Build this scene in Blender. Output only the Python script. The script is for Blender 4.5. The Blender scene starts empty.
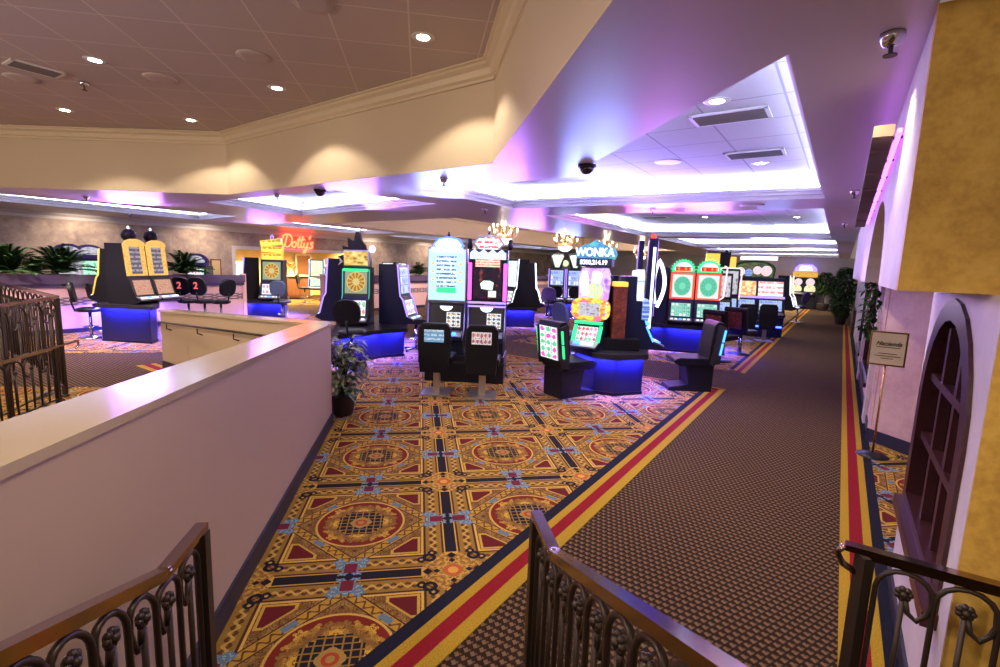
import bpy, bmesh, math, random
from mathutils import Vector, Matrix
from mathutils.geometry import tessellate_polygon
random.seed(7)
sc = bpy.context.scene
COL = sc.collection
R = math.radians
# ------------------------------------------------------------------ camera geometry (metres)
EYE = 1.846
FPX, PITCH, ROLL, YAW = 488.46, R(8.0235), R(1.939), R(9.4385)
_f = Vector((math.sin(YAW)*math.cos(PITCH), math.cos(YAW)*math.cos(PITCH), -math.sin(PITCH)))
_r0 = Vector((math.cos(YAW), -math.sin(YAW), 0)); _u0 = _r0.cross(_f)
_r = _r0*math.cos(ROLL)+_u0*math.sin(ROLL); _u = -_r0*math.sin(ROLL)+_u0*math.cos(ROLL)
def at(u, v, z=0.0):
    """point of the horizontal plane z that the photograph shows at pixel u, v"""
    d = _f+_r*((u-500)/FPX)-_u*((v-333.5)/FPX)
    t = (z-EYE)/d.z
    return Vector((d.x*t, d.y*t, z))
def at_c(u, v, c):
    d = _f+_r*((u-500)/FPX)-_u*((v-333.5)/FPX)
    t = c/(d.x*CX+d.y*CY)
    return Vector((d.x*t, d.y*t, EYE+d.z*t))
def at_q(u, v, q):
    d = _f+_r*((u-500)/FPX)-_u*((v-333.5)/FPX)
    t = q/(d.x*PX+d.y*PY)
    return Vector((d.x*t, d.y*t, EYE+d.z*t))
# the hall runs along C (to the far wall), P points to its right-hand wall
TH = R(44.155)
CX, CY = math.sin(TH), math.cos(TH); PX, PY = math.cos(TH), -math.sin(TH)
def W(c, q, z=0.0): return Vector((c*CX+q*PX, c*CY+q*PY, z))
ZC = 2.8        # soffit
ZU = 3.72       # upper ceiling of the atrium

# ------------------------------------------------------------------ materials
def mat(name, col=(.5,.5,.5), rough=.5, metal=0., spec=.5, emit=None, es=0.):
    m = bpy.data.materials.new(name); m.use_nodes = True
    b = m.node_tree.nodes['Principled BSDF']
    b.inputs['Base Color'].default_value = (*col, 1)
    b.inputs['Roughness'].default_value = rough
    b.inputs['Metallic'].default_value = metal
    b.inputs['Specular IOR Level'].default_value = spec
    if emit:
        b.inputs['Emission Color'].default_value = (*emit, 1)
        b.inputs['Emission Strength'].default_value = es
    return m
class X:
    """tiny expression builder over shader math nodes"""
    def __init__(s, nt, sock): s.nt = nt; s.s = sock
    def _op(s, op, *a):
        n = s.nt.nodes.new('ShaderNodeMath'); n.operation = op
        for i, v in enumerate((s,)+a):
            if isinstance(v, X): s.nt.links.new(v.s, n.inputs[i])
            else: n.inputs[i].default_value = v
        return X(s.nt, n.outputs[0])
    def __add__(s, o): return s._op('ADD', o)
    def __radd__(s, o): return s._op('ADD', o)
    def __sub__(s, o): return s._op('SUBTRACT', o)
    def __rsub__(s, o): return (s*-1)+o
    def __mul__(s, o): return s._op('MULTIPLY', o)
    def __rmul__(s, o): return s._op('MULTIPLY', o)
    def __lt__(s, o): return s._op('LESS_THAN', o)
    def __gt__(s, o): return s._op('GREATER_THAN', o)
    def __and__(s, o): return s._op('MULTIPLY', o)
    def __or__(s, o): return s._op('MAXIMUM', o)
    def abs(s): return s._op('ABSOLUTE')
    def fract(s): return s._op('FRACT')
    def floor(s): return s._op('FLOOR')
    def sin(s): return s._op('SINE')
    def sqrt(s): return s._op('SQRT')
    def min(s, o): return s._op('MINIMUM', o)
    def max(s, o): return s._op('MAXIMUM', o)
    def mod(s, o): return s._op('FLOORED_MODULO', o)
def band(x, lo, hi): return (x > lo) & (x < hi)
def hyp(a, b): return (a*a+b*b).sqrt()
class NT:
    def __init__(s, m):
        s.m = m; s.nt = m.node_tree; s.b = s.nt.nodes['Principled BSDF']
    def coord(s, kind='Object'):
        n = s.nt.nodes.new('ShaderNodeTexCoord')
        sp = s.nt.nodes.new('ShaderNodeSeparateXYZ'); s.nt.links.new(n.outputs[kind], sp.inputs[0])
        s.vec = n.outputs[kind]
        return [X(s.nt, sp.outputs[i]) for i in range(3)]
    def vecof(s, x, y, z=None):
        n = s.nt.nodes.new('ShaderNodeCombineXYZ')
        for i, v in enumerate((x, y, z)):
            if isinstance(v, X): s.nt.links.new(v.s, n.inputs[i])
            elif v is not None: n.inputs[i].default_value = v
        return n.outputs[0]
    def noise(s, vec, scale, detail=3, rough=.55):
        n = s.nt.nodes.new('ShaderNodeTexNoise'); s.nt.links.new(vec, n.inputs['Vector'])
        n.inputs['Scale'].default_value = scale; n.inputs['Detail'].default_value = detail
        n.inputs['Roughness'].default_value = rough
        return X(s.nt, n.outputs['Fac'])
    def voronoi(s, vec, scale, out='Distance', feature='F1'):
        n = s.nt.nodes.new('ShaderNodeTexVoronoi'); n.feature = feature
        s.nt.links.new(vec, n.inputs['Vector']); n.inputs['Scale'].default_value = scale
        o = n.outputs[out]
        return X(s.nt, o) if out == 'Distance' else o
    def wn(s, vec):
        n = s.nt.nodes.new('ShaderNodeTexWhiteNoise'); n.noise_dimensions = '3D'
        s.nt.links.new(vec, n.inputs['Vector']); return n.outputs
    def mix(s, fac, a, b):
        n = s.nt.nodes.new('ShaderNodeMix'); n.data_type = 'RGBA'
        if isinstance(fac, X): s.nt.links.new(fac.s, n.inputs[0])
        else: n.inputs[0].default_value = fac
        for sock, v in ((n.inputs[6], a), (n.inputs[7], b)):
            if isinstance(v, tuple): sock.default_value = (*v, 1)
            else: s.nt.links.new(v, sock)
        return n.outputs[2]
    def ramp(s, fac, stops, const=False):
        n = s.nt.nodes.new('ShaderNodeValToRGB'); s.nt.links.new(fac.s if isinstance(fac, X) else fac, n.inputs[0])
        cr = n.color_ramp
        if const: cr.interpolation = 'CONSTANT'
        while len(cr.elements) < len(stops): cr.elements.new(.5)
        for e, (p, c) in zip(cr.elements, stops): e.position = p; e.color = (*c, 1)
        return n.outputs[0]
    def base(s, c): s.nt.links.new(c, s.b.inputs['Base Color'])
    def emit(s, c, st):
        s.nt.links.new(c, s.b.inputs['Emission Color']); s.b.inputs['Emission Strength'].default_value = st
    def bump(s, h, strength=.3, dist=.01):
        n = s.nt.nodes.new('ShaderNodeBump'); n.inputs['Strength'].default_value = strength
        n.inputs['Distance'].default_value = dist
        s.nt.links.new(h.s, n.inputs['Height']); s.nt.links.new(n.outputs[0], s.b.inputs['Normal'])
    def rough(s, x): s.nt.links.new(x.s, s.b.inputs['Roughness'])

S_CELL, GX, GY = 1.22, .2152, 2.7365
def make_gold_carpet():
    m = mat('gold_medallion_carpet', rough=.95, spec=.1); t = NT(m)
    x, y, z = t.coord('Object')
    fu = ((x-GX)*(1/S_CELL)).fract()-.5; fv = ((y-GY)*(1/S_CELL)).fract()-.5
    a, b = fu.abs(), fv.abs()
    M, mm, r, d = a.max(b), a.min(b), hyp(fu, fv), a+b
    # mirrored coordinates so that the leaf work is symmetric in each cell
    mv = t.vecof(M, mm, 0)
    n1 = t.noise(mv, 17, 2); n2 = t.noise(mv, 60, 2); vo = ((n1*9.).fract()-.5).abs()
    fine = t.noise(t.vecof(x, y, 0), 130, 1)
    gold, gold2, dk, red, blk, blue = (.33,.20,.048), (.20,.105,.026), (.055,.022,.014), (.14,.016,.014), (.009,.009,.016), (.11,.18,.24)
    c = t.mix((t.noise(mv, 9, 3)-.40)*5, gold2, gold)
    c = t.mix(vo < .11, c, dk); c = t.mix((vo > .40) & (t.noise(mv, 7, 1) > .52), c, (.17,.03,.012))
    c = t.mix((n2 > .60) & (d > .42), c, (.14,.028,.012))
    # frame bands
    braid = ((mm*95).sin()*.013+.408-M).abs()
    bandm = band(M, .362, .455)
    c = t.mix(bandm, c, (.27,.15,.025)); c = t.mix(bandm & (braid < .009), c, (.10,.04,.010))
    c = t.mix(bandm & (((mm*95+3.14).sin()*.013+.408-M).abs() < .008), c, (.50,.31,.07))
    c = t.mix(((M-.362).abs() < .006) | ((M-.458).abs() < .006), c, dk)
    c = t.mix((M-.35).abs() < .006, c, (.62,.38,.06))
    # red corner triangles
    tri = (d > .50) & (M < .325) & (mm > .20)
    c = t.mix(tri, c, (.11,.010,.012)); c = t.mix((d > .486) & (M < .338) & (mm > .186) & ((d < .501) | (M > .325) | (mm < .201)), c, (.50,.31,.05))
    # diamond strap
    dia = band(d, .350, .425) & (r > .243)
    c = t.mix(dia, c, (.42,.24,.03)); c = t.mix(dia & ((((a-b)*80).sin()*.020+.387-d).abs() < .010), c, (.12,.05,.012))
    c = t.mix(((d-.350).abs() < .005) & (r > .243), c, dk); c = t.mix((d-.428).abs() < .005, c, dk)
    c = t.mix(dia & ((a-b).abs() < .05) & band(d, .365, .412), c, blue)
    # medallion
    leaf = (t.noise(mv, 22, 2)*.14+.135)
    c = t.mix(r < .243, c, (.17,.018,.010))
    c = t.mix((r < .226) & (r < leaf), c, t.mix((t.noise(mv, 12, 2)-.42)*6, gold2, (.56,.33,.04)))
    c = t.mix((r < .226) & (r < leaf) & (vo < .08), c, (.16,.05,.012))
    c = t.mix((r-.243).abs() < .006, c, (.56,.35,.07))
    lat = (M < .098) | ((M < .125) & (mm < .07))
    grid = (((a*85).sin().abs() < .30) | ((b*85).sin().abs() < .30))
    c = t.mix(lat, c, blk); c = t.mix(lat & grid, c, (.26,.15,.03))
    c = t.mix(r < (t.noise(mv, 30, 1)*.03+.042), c, gold); c = t.mix(band(r, .018, .034), c, (.36,.05,.02))
    # corner flourishes
    e1, e2 = (a*-1)+.5, (b*-1)+.5
    rc = hyp(e1, e2)
    c = t.mix(rc < .155, c, t.mix((t.noise(mv, 48, 2)-.45)*7, (.24,.11,.018), (.50,.30,.06)))
    c = t.mix((hyp(a-.385, b-.385)-.026).abs() < .010, c, blk)
    c = t.mix((hyp(a-.345, b-.40)-.016).abs() < .007, c, blk); c = t.mix((hyp(a-.40, b-.345)-.016).abs() < .007, c, blk)
    # black bars with stepped ends
    e = (M*-1)+.5
    bar = (M > .470) & (mm < .345)
    c = t.mix(((M > .463) & (mm < .36)), c, (.55,.32,.05)); c = t.mix(bar, c, blk)
    c = t.mix((((mm-.375).abs()+e) < .026) | (((mm-.42).abs()+e) < .018), c, blk)
    c = t.mix(band(rc, .026, .048), c, (.42,.10,.03)); c = t.mix(rc < .026, c, (.62,.30,.05))
    # blue bows on the middle of every side
    wob = (t.noise(mv, 26, 2)-.5)*.12
    bow = (mm < e*.55+.022+wob) & (mm < .095) & (e < .135+wob)
    c = t.mix(bow, c, blue); c = t.mix(bow & (n2 > .56), c, (.26,.36,.42))
    c = t.mix(bow & (mm < .030) & band(e, .028, .105), c, (.15,.015,.03))
    c = t.mix((mm+e) < .032, c, blk)
    c = t.mix((fine-.5)*.9+.12, c, (.05,.025,.01))
    t.base(c); t.bump(fine, .25, .004)
    return m
def make_brown_carpet():
    m = mat('brown_basketweave_carpet', rough=.95, spec=.1); t = NT(m)
    x, y, z = t.coord('Object')
    c = (x*CX+y*CY)*(1/.046); q = (x*PX+y*PY)*(1/.040)
    row = c.floor()
    q2 = q+row.mod(2.)*.5
    fc, fq = c.fract()-.5, q2.fract()-.5
    dot = ((fc.abs()*1.0+(fq+fc*.35).abs()*.9) < .36)
    fine = t.noise(t.vecof(x, y, 0), 90, 1)
    big = t.noise(t.vecof(x, y, 0), .8, 2)
    col = t.mix(dot, (.024,.012,.006), (.170,.098,.048))
    hook = (((fc-.22).abs() < .12) & ((fq-.33).abs() < .16))
    col = t.mix(hook, col, (.11,.07,.038))
    col = t.mix((fine-.5)*.7+.1, col, (.02,.012,.008))
    t.base(col); t.bump(dot*1.0, .3, .004)
    return m
def plain_cloth(name, col):
    m = mat(name, rough=.95, spec=.1); t = NT(m); x, y, z = t.coord('Object')
    n = t.noise(t.vecof(x, y, 0), 120, 1); lo = tuple(k*.6 for k in col)
    t.base(t.mix((n-.3)*2, lo, col)); return m
def mottled(name, c1, c2, c3, scale=2.2, rough=.6, seam=False, spec=.4):
    m = mat(name, rough=rough, spec=spec); t = NT(m); x, y, z = t.coord('Object')
    n = t.noise(t.vec, scale, 5, .65); n2 = t.noise(t.vec, scale*5, 3)
    c = t.ramp(n*.75+n2*.25, ((.35, c1), (.52, c2), (.68, c3)))
    if seam:
        cc = (x*CX+y*CY)
        c = t.mix(((cc*(1/.68)).fract()-.5).abs() > .493, c, tuple(k*.82 for k in c2))
    t.base(c); t.bump(n2, .06, .004); return m
def tiles(name, col, line, size, ang, off=(0, 0), lw=.02, rough=.85):
    m = mat(name, rough=rough, spec=.2); t = NT(m); x, y, z = t.coord('Object')
    ca, sa = math.cos(ang), math.sin(ang)
    u = (x*ca+y*sa)*(1/size)+off[0]; v = (x*-sa+y*ca)*(1/size)+off[1]
    l = ((u.fract()-.5).abs() > .5-lw) | ((v.fract()-.5).abs() > .5-lw)
    fl = t.noise(t.vecof(x, y, 0), 45, 3)
    w = t.wn(t.vecof(u.floor(), v.floor(), 0))
    c = t.mix((fl-.5)*.5+.1, col, tuple(k*.8 for k in col))
    c = t.mix(X(t.nt, w['Value'])*.16, c, tuple(k*.72 for k in col))
    t.base(t.mix(l, c, line)); t.bump((l*-1.0)+fl*.15, .5, .006); return m

M = {}
M['gold'] = make_gold_carpet(); M['brown'] = make_brown_carpet()
M['s_yellow'] = plain_cloth('yellow_border_carpet', (.44,.27,.022)); M['s_red'] = plain_cloth('red_border_carpet', (.26,.012,.018))
M['s_black'] = plain_cloth('navy_black_border_carpet', (.014,.014,.026))
M['soffit'] = mat('soffit_satin_paint', (.60,.535,.53), .30, spec=.5)
_t = NT(M['soffit']); _t.coord(); _n = _t.noise(_t.vec, 1.4, 2); _t.rough(_n*.12+.27); _t.bump(_t.noise(_t.vec, 1.1, 1), .06, .05)
M['fascia'] = mat('fascia_cream_paint', (.60,.49,.35), .6)
_t = NT(M['fascia']); _t.coord(); _t.base(_t.mix(_t.noise(_t.vec, 1.2, 3)*.5, (.62,.50,.36), (.55,.44,.31)))
M['crown'] = mat('crown_cream_paint', (.66,.54,.38), .45)
M['traytrim'] = mat('tray_white_paint', (.72,.68,.70), .4)
M['welltan'] = mat('well_tan_paint', (.70,.55,.46), .5)
M['uptile'] = tiles('upper_ceiling_tile', (.54,.45,.46), (.68,.60,.58), .61, 0, (.18,.3), .012)
M['traytile'] = tiles('tray_ceiling_tile', (.62,.58,.62), (.36,.33,.40), .61, -TH+R(90), (.1,.2), .014)
M['halfwall'] = mat('half_wall_paint', (.60,.49,.40), .55)
_t = NT(M['halfwall']); _t.coord(); _t.base(_t.mix(_t.noise(_t.vec, 3, 4)*.5, (.49,.355,.24), (.44,.315,.205)))
M['halfcap'] = mat('half_wall_cap_gloss', (.47,.37,.25), .15, spec=.6)
M['navybase'] = mat('navy_baseboard_vinyl', (.016,.017,.035), .45)
M['backwall'] = mottled('back_wall_paper', (.25,.18,.17), (.44,.34,.29), (.62,.51,.38), 1.6, .7, True)
M['yellow'] = mottled('ochre_sponged_plaster', (.44,.24,.045), (.62,.37,.070), (.72,.46,.11), 7., .6)
M['plaster'] = mottled('pale_plaster', (.52,.45,.44), (.60,.52,.51), (.66,.58,.56), 2.2, .6)
M['pinkwall'] = mottled('pink_plaster', (.50,.31,.31), (.62,.40,.39), (.68,.48,.44), 3.0, .6)
M['farwall'] = mottled('far_wall_paint', (.46,.42,.42), (.50,.46,.46), (.52,.49,.48), .8, .7)
M['partition'] = mat('partition_pink_laminate', (.72,.46,.43), .45)
M['planter'] = mat('planter_box_gloss', (.10,.07,.13), .12, spec=.7)
M['maroon'] = mat('maroon_lacquer_wood', (.075,.018,.022), .28, spec=.6)
_t = NT(M['maroon']); _t.coord(); _t.base(_t.mix(_t.noise(_t.vecof(*[k for k in _t.coord()]), 9, 4), (.032,.009,.013), (.065,.018,.022)))
M['glass'] = mat('dark_window_glass', (.02,.014,.02), .06, spec=.8)
M['iron'] = mat('dark_bronze_iron', (.050,.034,.026), .42, metal=.55)
M['rail'] = mat('polished_bronze_rail', (.34,.25,.19), .16, metal=1.)
M['brass'] = mat('brass', (.70,.48,.18), .25, metal=1.)
M['chrome'] = mat('chrome', (.62,.62,.66), .18, metal=1.)
M['steelpost'] = mat('brushed_steel', (.50,.44,.38), .35, metal=.8)
M['black'] = mat('black_plastic', (.008,.008,.012), .38, spec=.3)
M['blackm'] = mat('black_laminate', (.020,.018,.024), .30)
M['leather'] = mat('black_vinyl_leather', (.006,.006,.010), .42, spec=.25)
M['navy'] = mat('navy_cabinet', (.008,.012,.045), .32, spec=.4)
M['purplefab'] = mat('purple_vinyl', (.09,.05,.24), .5)
M['slate'] = mat('slate_blue_vinyl', (.07,.10,.19), .45)
M['silver'] = mat('silver_trim', (.45,.45,.50), .28, metal=.8)
M['wood'] = mat('brown_wood', (.22,.085,.035), .4)
_t = NT(M['wood']); _x, _y, _z = _t.coord(); _t.base(_t.mix(_t.noise(_t.vecof(_x*9, _y*9, _z), 3, 4), (.13,.045,.02), (.30,.13,.055)))
M['podpanel'] = mat('pod_panel', (.008,.010,.050), .28)
M['leafd'] = mat('dark_green_leaf', (.020,.050,.018), .8, spec=.05)
_t = NT(M['leafd']); _t.coord(); _t.base(_t.mix((_t.noise(_t.vec, 14, 2)-.3)*2, (.014,.040,.014), (.065,.135,.045)))
M['leafv'] = mat('variegated_leaf', (.10,.16,.08), .4)
_t = NT(M['leafv']); _t.coord(); _t.base(_t.mix((_t.noise(_t.vec, 20, 2)-.42)*5, (.022,.052,.026), (.30,.32,.20)))
M['bark'] = mat('bark', (.12,.075,.045), .8)
M['pot'] = mat('dark_wicker_pot', (.035,.022,.016), .6)
M['soil'] = mat('soil', (.02,.014,.01), .9)
M['white'] = mat('white_enamel', (.72,.70,.70), .4)
M['grille'] = mat('vent_grille', (.25,.24,.26), .4, metal=.4)
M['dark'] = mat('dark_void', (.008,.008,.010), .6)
def glow(name, col, st): 
    m = mat(name, tuple(k*.5 for k in col), .4, emit=col, es=st); return m
M['cove'] = glow('cove_tube', (.56,.66,1.0), 15.)
M['lamp'] = glow('downlight_lamp', (1.,.86,.62), 40.)
M['lampc'] = glow('cool_downlight_lamp', (1.,.90,.78), 22.)
M['neonred'] = glow('red_neon', (1.,.06,.02), 6.5)
M['blue'] = glow('blue_strip', (.05,.07,1.), 520.)
M['bluebar'] = glow('blue_bar', (.05,.25,1.), 2.2)
M['bluedeep'] = glow('deep_blue_bar', (.04,.10,1.), 5.)
M['blueframe'] = glow('blue_frame', (.12,.30,1.), .9)
M['redframe'] = glow('red_frame', (1.,.10,.04), .7)
M['teal'] = glow('teal_bar', (.05,.45,.35), .7)
M['green'] = glow('green_bar', (.03,.75,.22), 1.0)
M['purple'] = glow('purple_neon', (.55,.10,1.), 3.2)
M['magenta'] = glow('magenta_bar', (1.,.10,.75), 1.3)
M['whiteb'] = glow('white_bar', (.80,.85,1.), 1.5)
M['pinkb'] = glow('pink_white_bar', (1.,.62,.60), 1.1)
M['violetb'] = glow('violet_bar', (.34,.22,1.), 1.2)
M['bulb'] = glow('candle_bulb', (1.,.80,.45), 9.)
M['bowl'] = glow('alabaster_bowl', (1.,.80,.45), 2.2)
M['goldglow'] = glow('amber_panel', (1.,.55,.08), .75)
M['warmwall'] = mottled('warm_restaurant_wall', (.62,.48,.22), (.68,.53,.26), (.72,.58,.32), 1, .7)
M['btn'] = glow('deck_button', (.85,.9,1.), .9)
M['led'] = glow('red_led', (1.,.05,.02), 1.4)

def screen(name, st, kind, *cols, nx=5, nz=3):
    """lit glass art: kind reels | art | wheel | stripes; colours are the printed / shown artwork"""
    m = mat(name, (.02,.02,.02), .35, spec=.2); t = NT(m)
    g = t.coord('Generated'); gx, gz = g[0], g[2]
    gv = t.vecof(gx, gz, 0)
    if kind == 'reels':
        bg, c1, c2, c3 = cols[:4]
        u, v = gx*nx, gz*nz
        w = t.wn(t.vecof(u.floor(), v.floor(), 3.))
        fx, fz = u.fract()-.5, v.fract()-.5
        sym = t.ramp(X(t.nt, w['Value']), ((0, c1), (.35, c2), (.7, c3)), True)
        mask = hyp(fx, fz) < (t.noise(t.vecof(u, v, 1), 2.2, 2)*.5+.10)
        c = t.mix(mask, bg, sym)
        c = t.mix((fx.abs() > .45) | (fz.abs() > .47), c, tuple(k*.25 for k in bg))
    elif kind == 'wheel':
        bg, c1, c2, c3 = cols[:4]
        rr = hyp(gx-.5, gz-.5)
        n = t.nt.nodes.new('ShaderNodeMath'); n.operation = 'ARCTAN2'
        t.nt.links.new((gz-.5).s, n.inputs[0]); t.nt.links.new((gx-.5).s, n.inputs[1])
        an = X(t.nt, n.outputs[0])*(12/6.2832)
        seg = an.fract() > .5
        c = t.mix(rr < .40, bg, t.mix(seg, c1, c2)); c = t.mix(rr < .16, c, c3)
        c = t.mix((rr-.41).abs() < .02, c, c3)
        c = t.mix((t.voronoi(gv, 9) < .2) & (rr > .43), c, c2)
    elif kind == 'stripes':
        c = t.mix(((gz*nz).fract() > .55) & (t.noise(t.vecof(gx*nx, gz*nz, 0), 2, 2) > .42), cols[0], cols[1])
        c = t.mix((t.noise(gv, 5, 2)-.55)*6, c, cols[2])
    else:
        n = t.noise(gv, nx, 2, .6); vv = t.voronoi(gv, nx*1.6)
        st_ = [((i+.5)/len(cols)*.6+.2, c_) for i, c_ in enumerate(cols)]
        c = t.ramp(n*.7+vv*.3, st_, False)
    t.emit(c, st*.32); t.base(t.mix(.9, c, (.02,.02,.02)))
    return m
W_ = (.9,.95,1.); 
SC = dict(
 m1=screen('pale_blue_game_art', 3.0, 'stripes', (.55,.78,1.), (.05,.12,.20), (.9,1.,1.), nx=7, nz=9),
 m1frame=glow('ice_blue_panel', (.46,.72,1.), .72), m1low=screen('paytable_panel', 2.2, 'reels', W_, (.1,.1,.1), (.5,.3,.1), (.05,.05,.2), nx=3, nz=4),
 m2=screen('dark_ember_game_art', 1.2, 'art', (.01,.005,.015), (.02,.008,.02), (.03,.012,.03), (.6,.10,.05), nx=5),
 m2tag=glow('mint_game_tag', (.65,1.,.85), .8), hexa=screen('white_blue_sign_art', 2.3, 'art', (.5,.75,1.), (1.,1.,1.), (.8,.92,1.), nx=5),
 hexb=screen('white_red_sign_art', 2.6, 'stripes', (1.,1.,.98), (.7,.05,.08), (1.,.98,.9), nx=4, nz=3),
 ember=screen('ember_header_art', 3.0, 'stripes', (1.,.55,.40), (.8,.08,.05), (1.,.9,.85), nx=6, nz=3),
 crystal=screen('crystal_header_art', 2.2, 'art', (.3,.5,.9), (.8,.95,1.), (1.,1.,1.), nx=9),
 bigcandy=screen('violet_wonder_art', 2.3, 'art', (.20,.05,.65), (.45,.20,.9), (.75,.55,1.), (.65,.25,.85), (.25,.65,.85), nx=3),
 candy=screen('orange_candy_art', 2.6, 'art', (1.,.45,.03), (1.,.75,.1), (1.,.18,.05), (.55,.1,.9), nx=4),
 reelg=screen('green_edge_reels', 2.2, 'reels', (.92,1.,.95), (.85,.1,.15), (.2,.6,.35), (.8,.3,.5), nx=5, nz=3),
 reelm=screen('mint_reels', 1.7, 'reels', (.42,.95,.72), (.2,.7,.5), (.85,1.,.9), (.15,.5,.4), nx=5, nz=4),
 bingo=screen('festive_game_art', 1.9, 'wheel', (1.,.93,.85), (.12,.62,.38), (.10,.52,.32), (.2,.75,.5)),
 bingoh=screen('red_number_window', 3., 'reels', (1.,.06,.03), (1.,.3,.1), (.6,0,0), (1.,.5,.3), nx=7, nz=1),
 gold=screen('golden_arch_art', 1.8, 'art', (.85,.22,.01), (1.,.42,.02), (1.,.72,.22), (1.,.40,.02), (.8,.16,.01), nx=12),
 goldin=screen('golden_arch_reels', 1.3, 'stripes', (.10,.12,.20), (.55,.50,.55), (.75,.30,.12), nx=2, nz=6),
 redp=screen('red_lower_panel', 1.3, 'art', (.55,.12,.06), (.9,.55,.35), (.5,.08,.05), nx=9),
 goldsign=screen('yellow_lettered_sign_art', 2.6, 'stripes', (1.,.86,.10), (.45,.25,.0), (1.,.95,.3), nx=7, nz=1),
 wheely=screen('golden_wheel_art', 1.25, 'wheel', (.45,.55,.35), (1.,.65,.1), (.6,.2,.04), (1.,.85,.3)),
 arch=screen('golden_dome_art', 2.2, 'art', (.05,.05,.03), (.8,.5,.1), (1.,.8,.35), nx=3),
 white=screen('white_reel_art', 2.6, 'reels', (.95,.96,1.), (.7,.2,.2), (.3,.3,.6), (.2,.5,.3), nx=5, nz=2),
 blueb=screen('cobalt_panel_art', 1.6, 'stripes', (.10,.22,.75), (.6,.8,1.), (.12,.25,.9), nx=6, nz=5),
 teal=screen('teal_game_art', 2., 'art', (.1,.7,.6), (.6,1.,.8), (1.,.8,.2), (.9,.95,1.), nx=4),
 tri=screen('lime_topper_art', 2.6, 'art', (.2,.85,.55), (.9,1.,.6), (.25,.8,.8), nx=4),
 bench=screen('warm_bench_art', 2.3, 'art', (.95,.9,.6), (1.,.85,.4), (.9,.25,.08), (1.,.95,.85), nx=4),
 benchb=screen('pale_bench_art', 2.3, 'stripes', (.85,.9,1.), (.95,.3,.25), (.75,.85,1.), nx=5, nz=3),
 panel=screen('blue_reel_panel', 1.9, 'reels', (.55,.7,1.), (.2,.3,.9), (.9,.9,1.), (.3,.5,1.), nx=5, nz=3),
 orange=screen('orange_marquee_art', 1.5, 'art', (1.,.4,.05), (1.,.65,.1), (.8,.2,.02), nx=6),
 disc=screen('pale_gold_disc_art', 2.0, 'art', (1.,.9,.4), (.95,.85,.55), (.7,.55,.2), nx=3),
 pinkd=screen('pink_white_disc_art', 2.0, 'art', (1.,.9,.9), (1.,.6,.65), (.9,.8,.9), nx=3),
 chairpic=screen('blue_landscape_picture', 1.3, 'stripes', (.20,.45,.75), (.8,.95,1.), (.10,.25,.5), nx=4, nz=3),
 chairpic2=screen('white_pink_picture', 1.5, 'reels', (1.,.86,.82), (.5,.12,.15), (.35,.1,.2), (.6,.2,.2), nx=5, nz=2),
 chairlit=screen('white_symbol_panel', 2.4, 'reels', (1.,1.,1.), (.1,.6,.3), (.8,.1,.5), (.1,.3,.6), nx=3, nz=5),
 sundial=screen('turquoise_header_art', 1.5, 'art', (.10,.55,.75), (.05,.30,.75), (.15,.75,.70), nx=3),
 greyart=screen('grey_white_disc_art', 1.5, 'art', (.15,.12,.18), (.85,.85,.92), (.5,.4,.55), nx=3),
 greenart=screen('emerald_game_art', 2.2, 'art', (.03,.45,.25), (.6,1.,.7), (.05,.6,.4), nx=4),
 redchair=mottled('red_brown_brocade', (.06,.012,.010), (.16,.03,.02), (.30,.09,.05), 14, .6),
)

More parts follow.
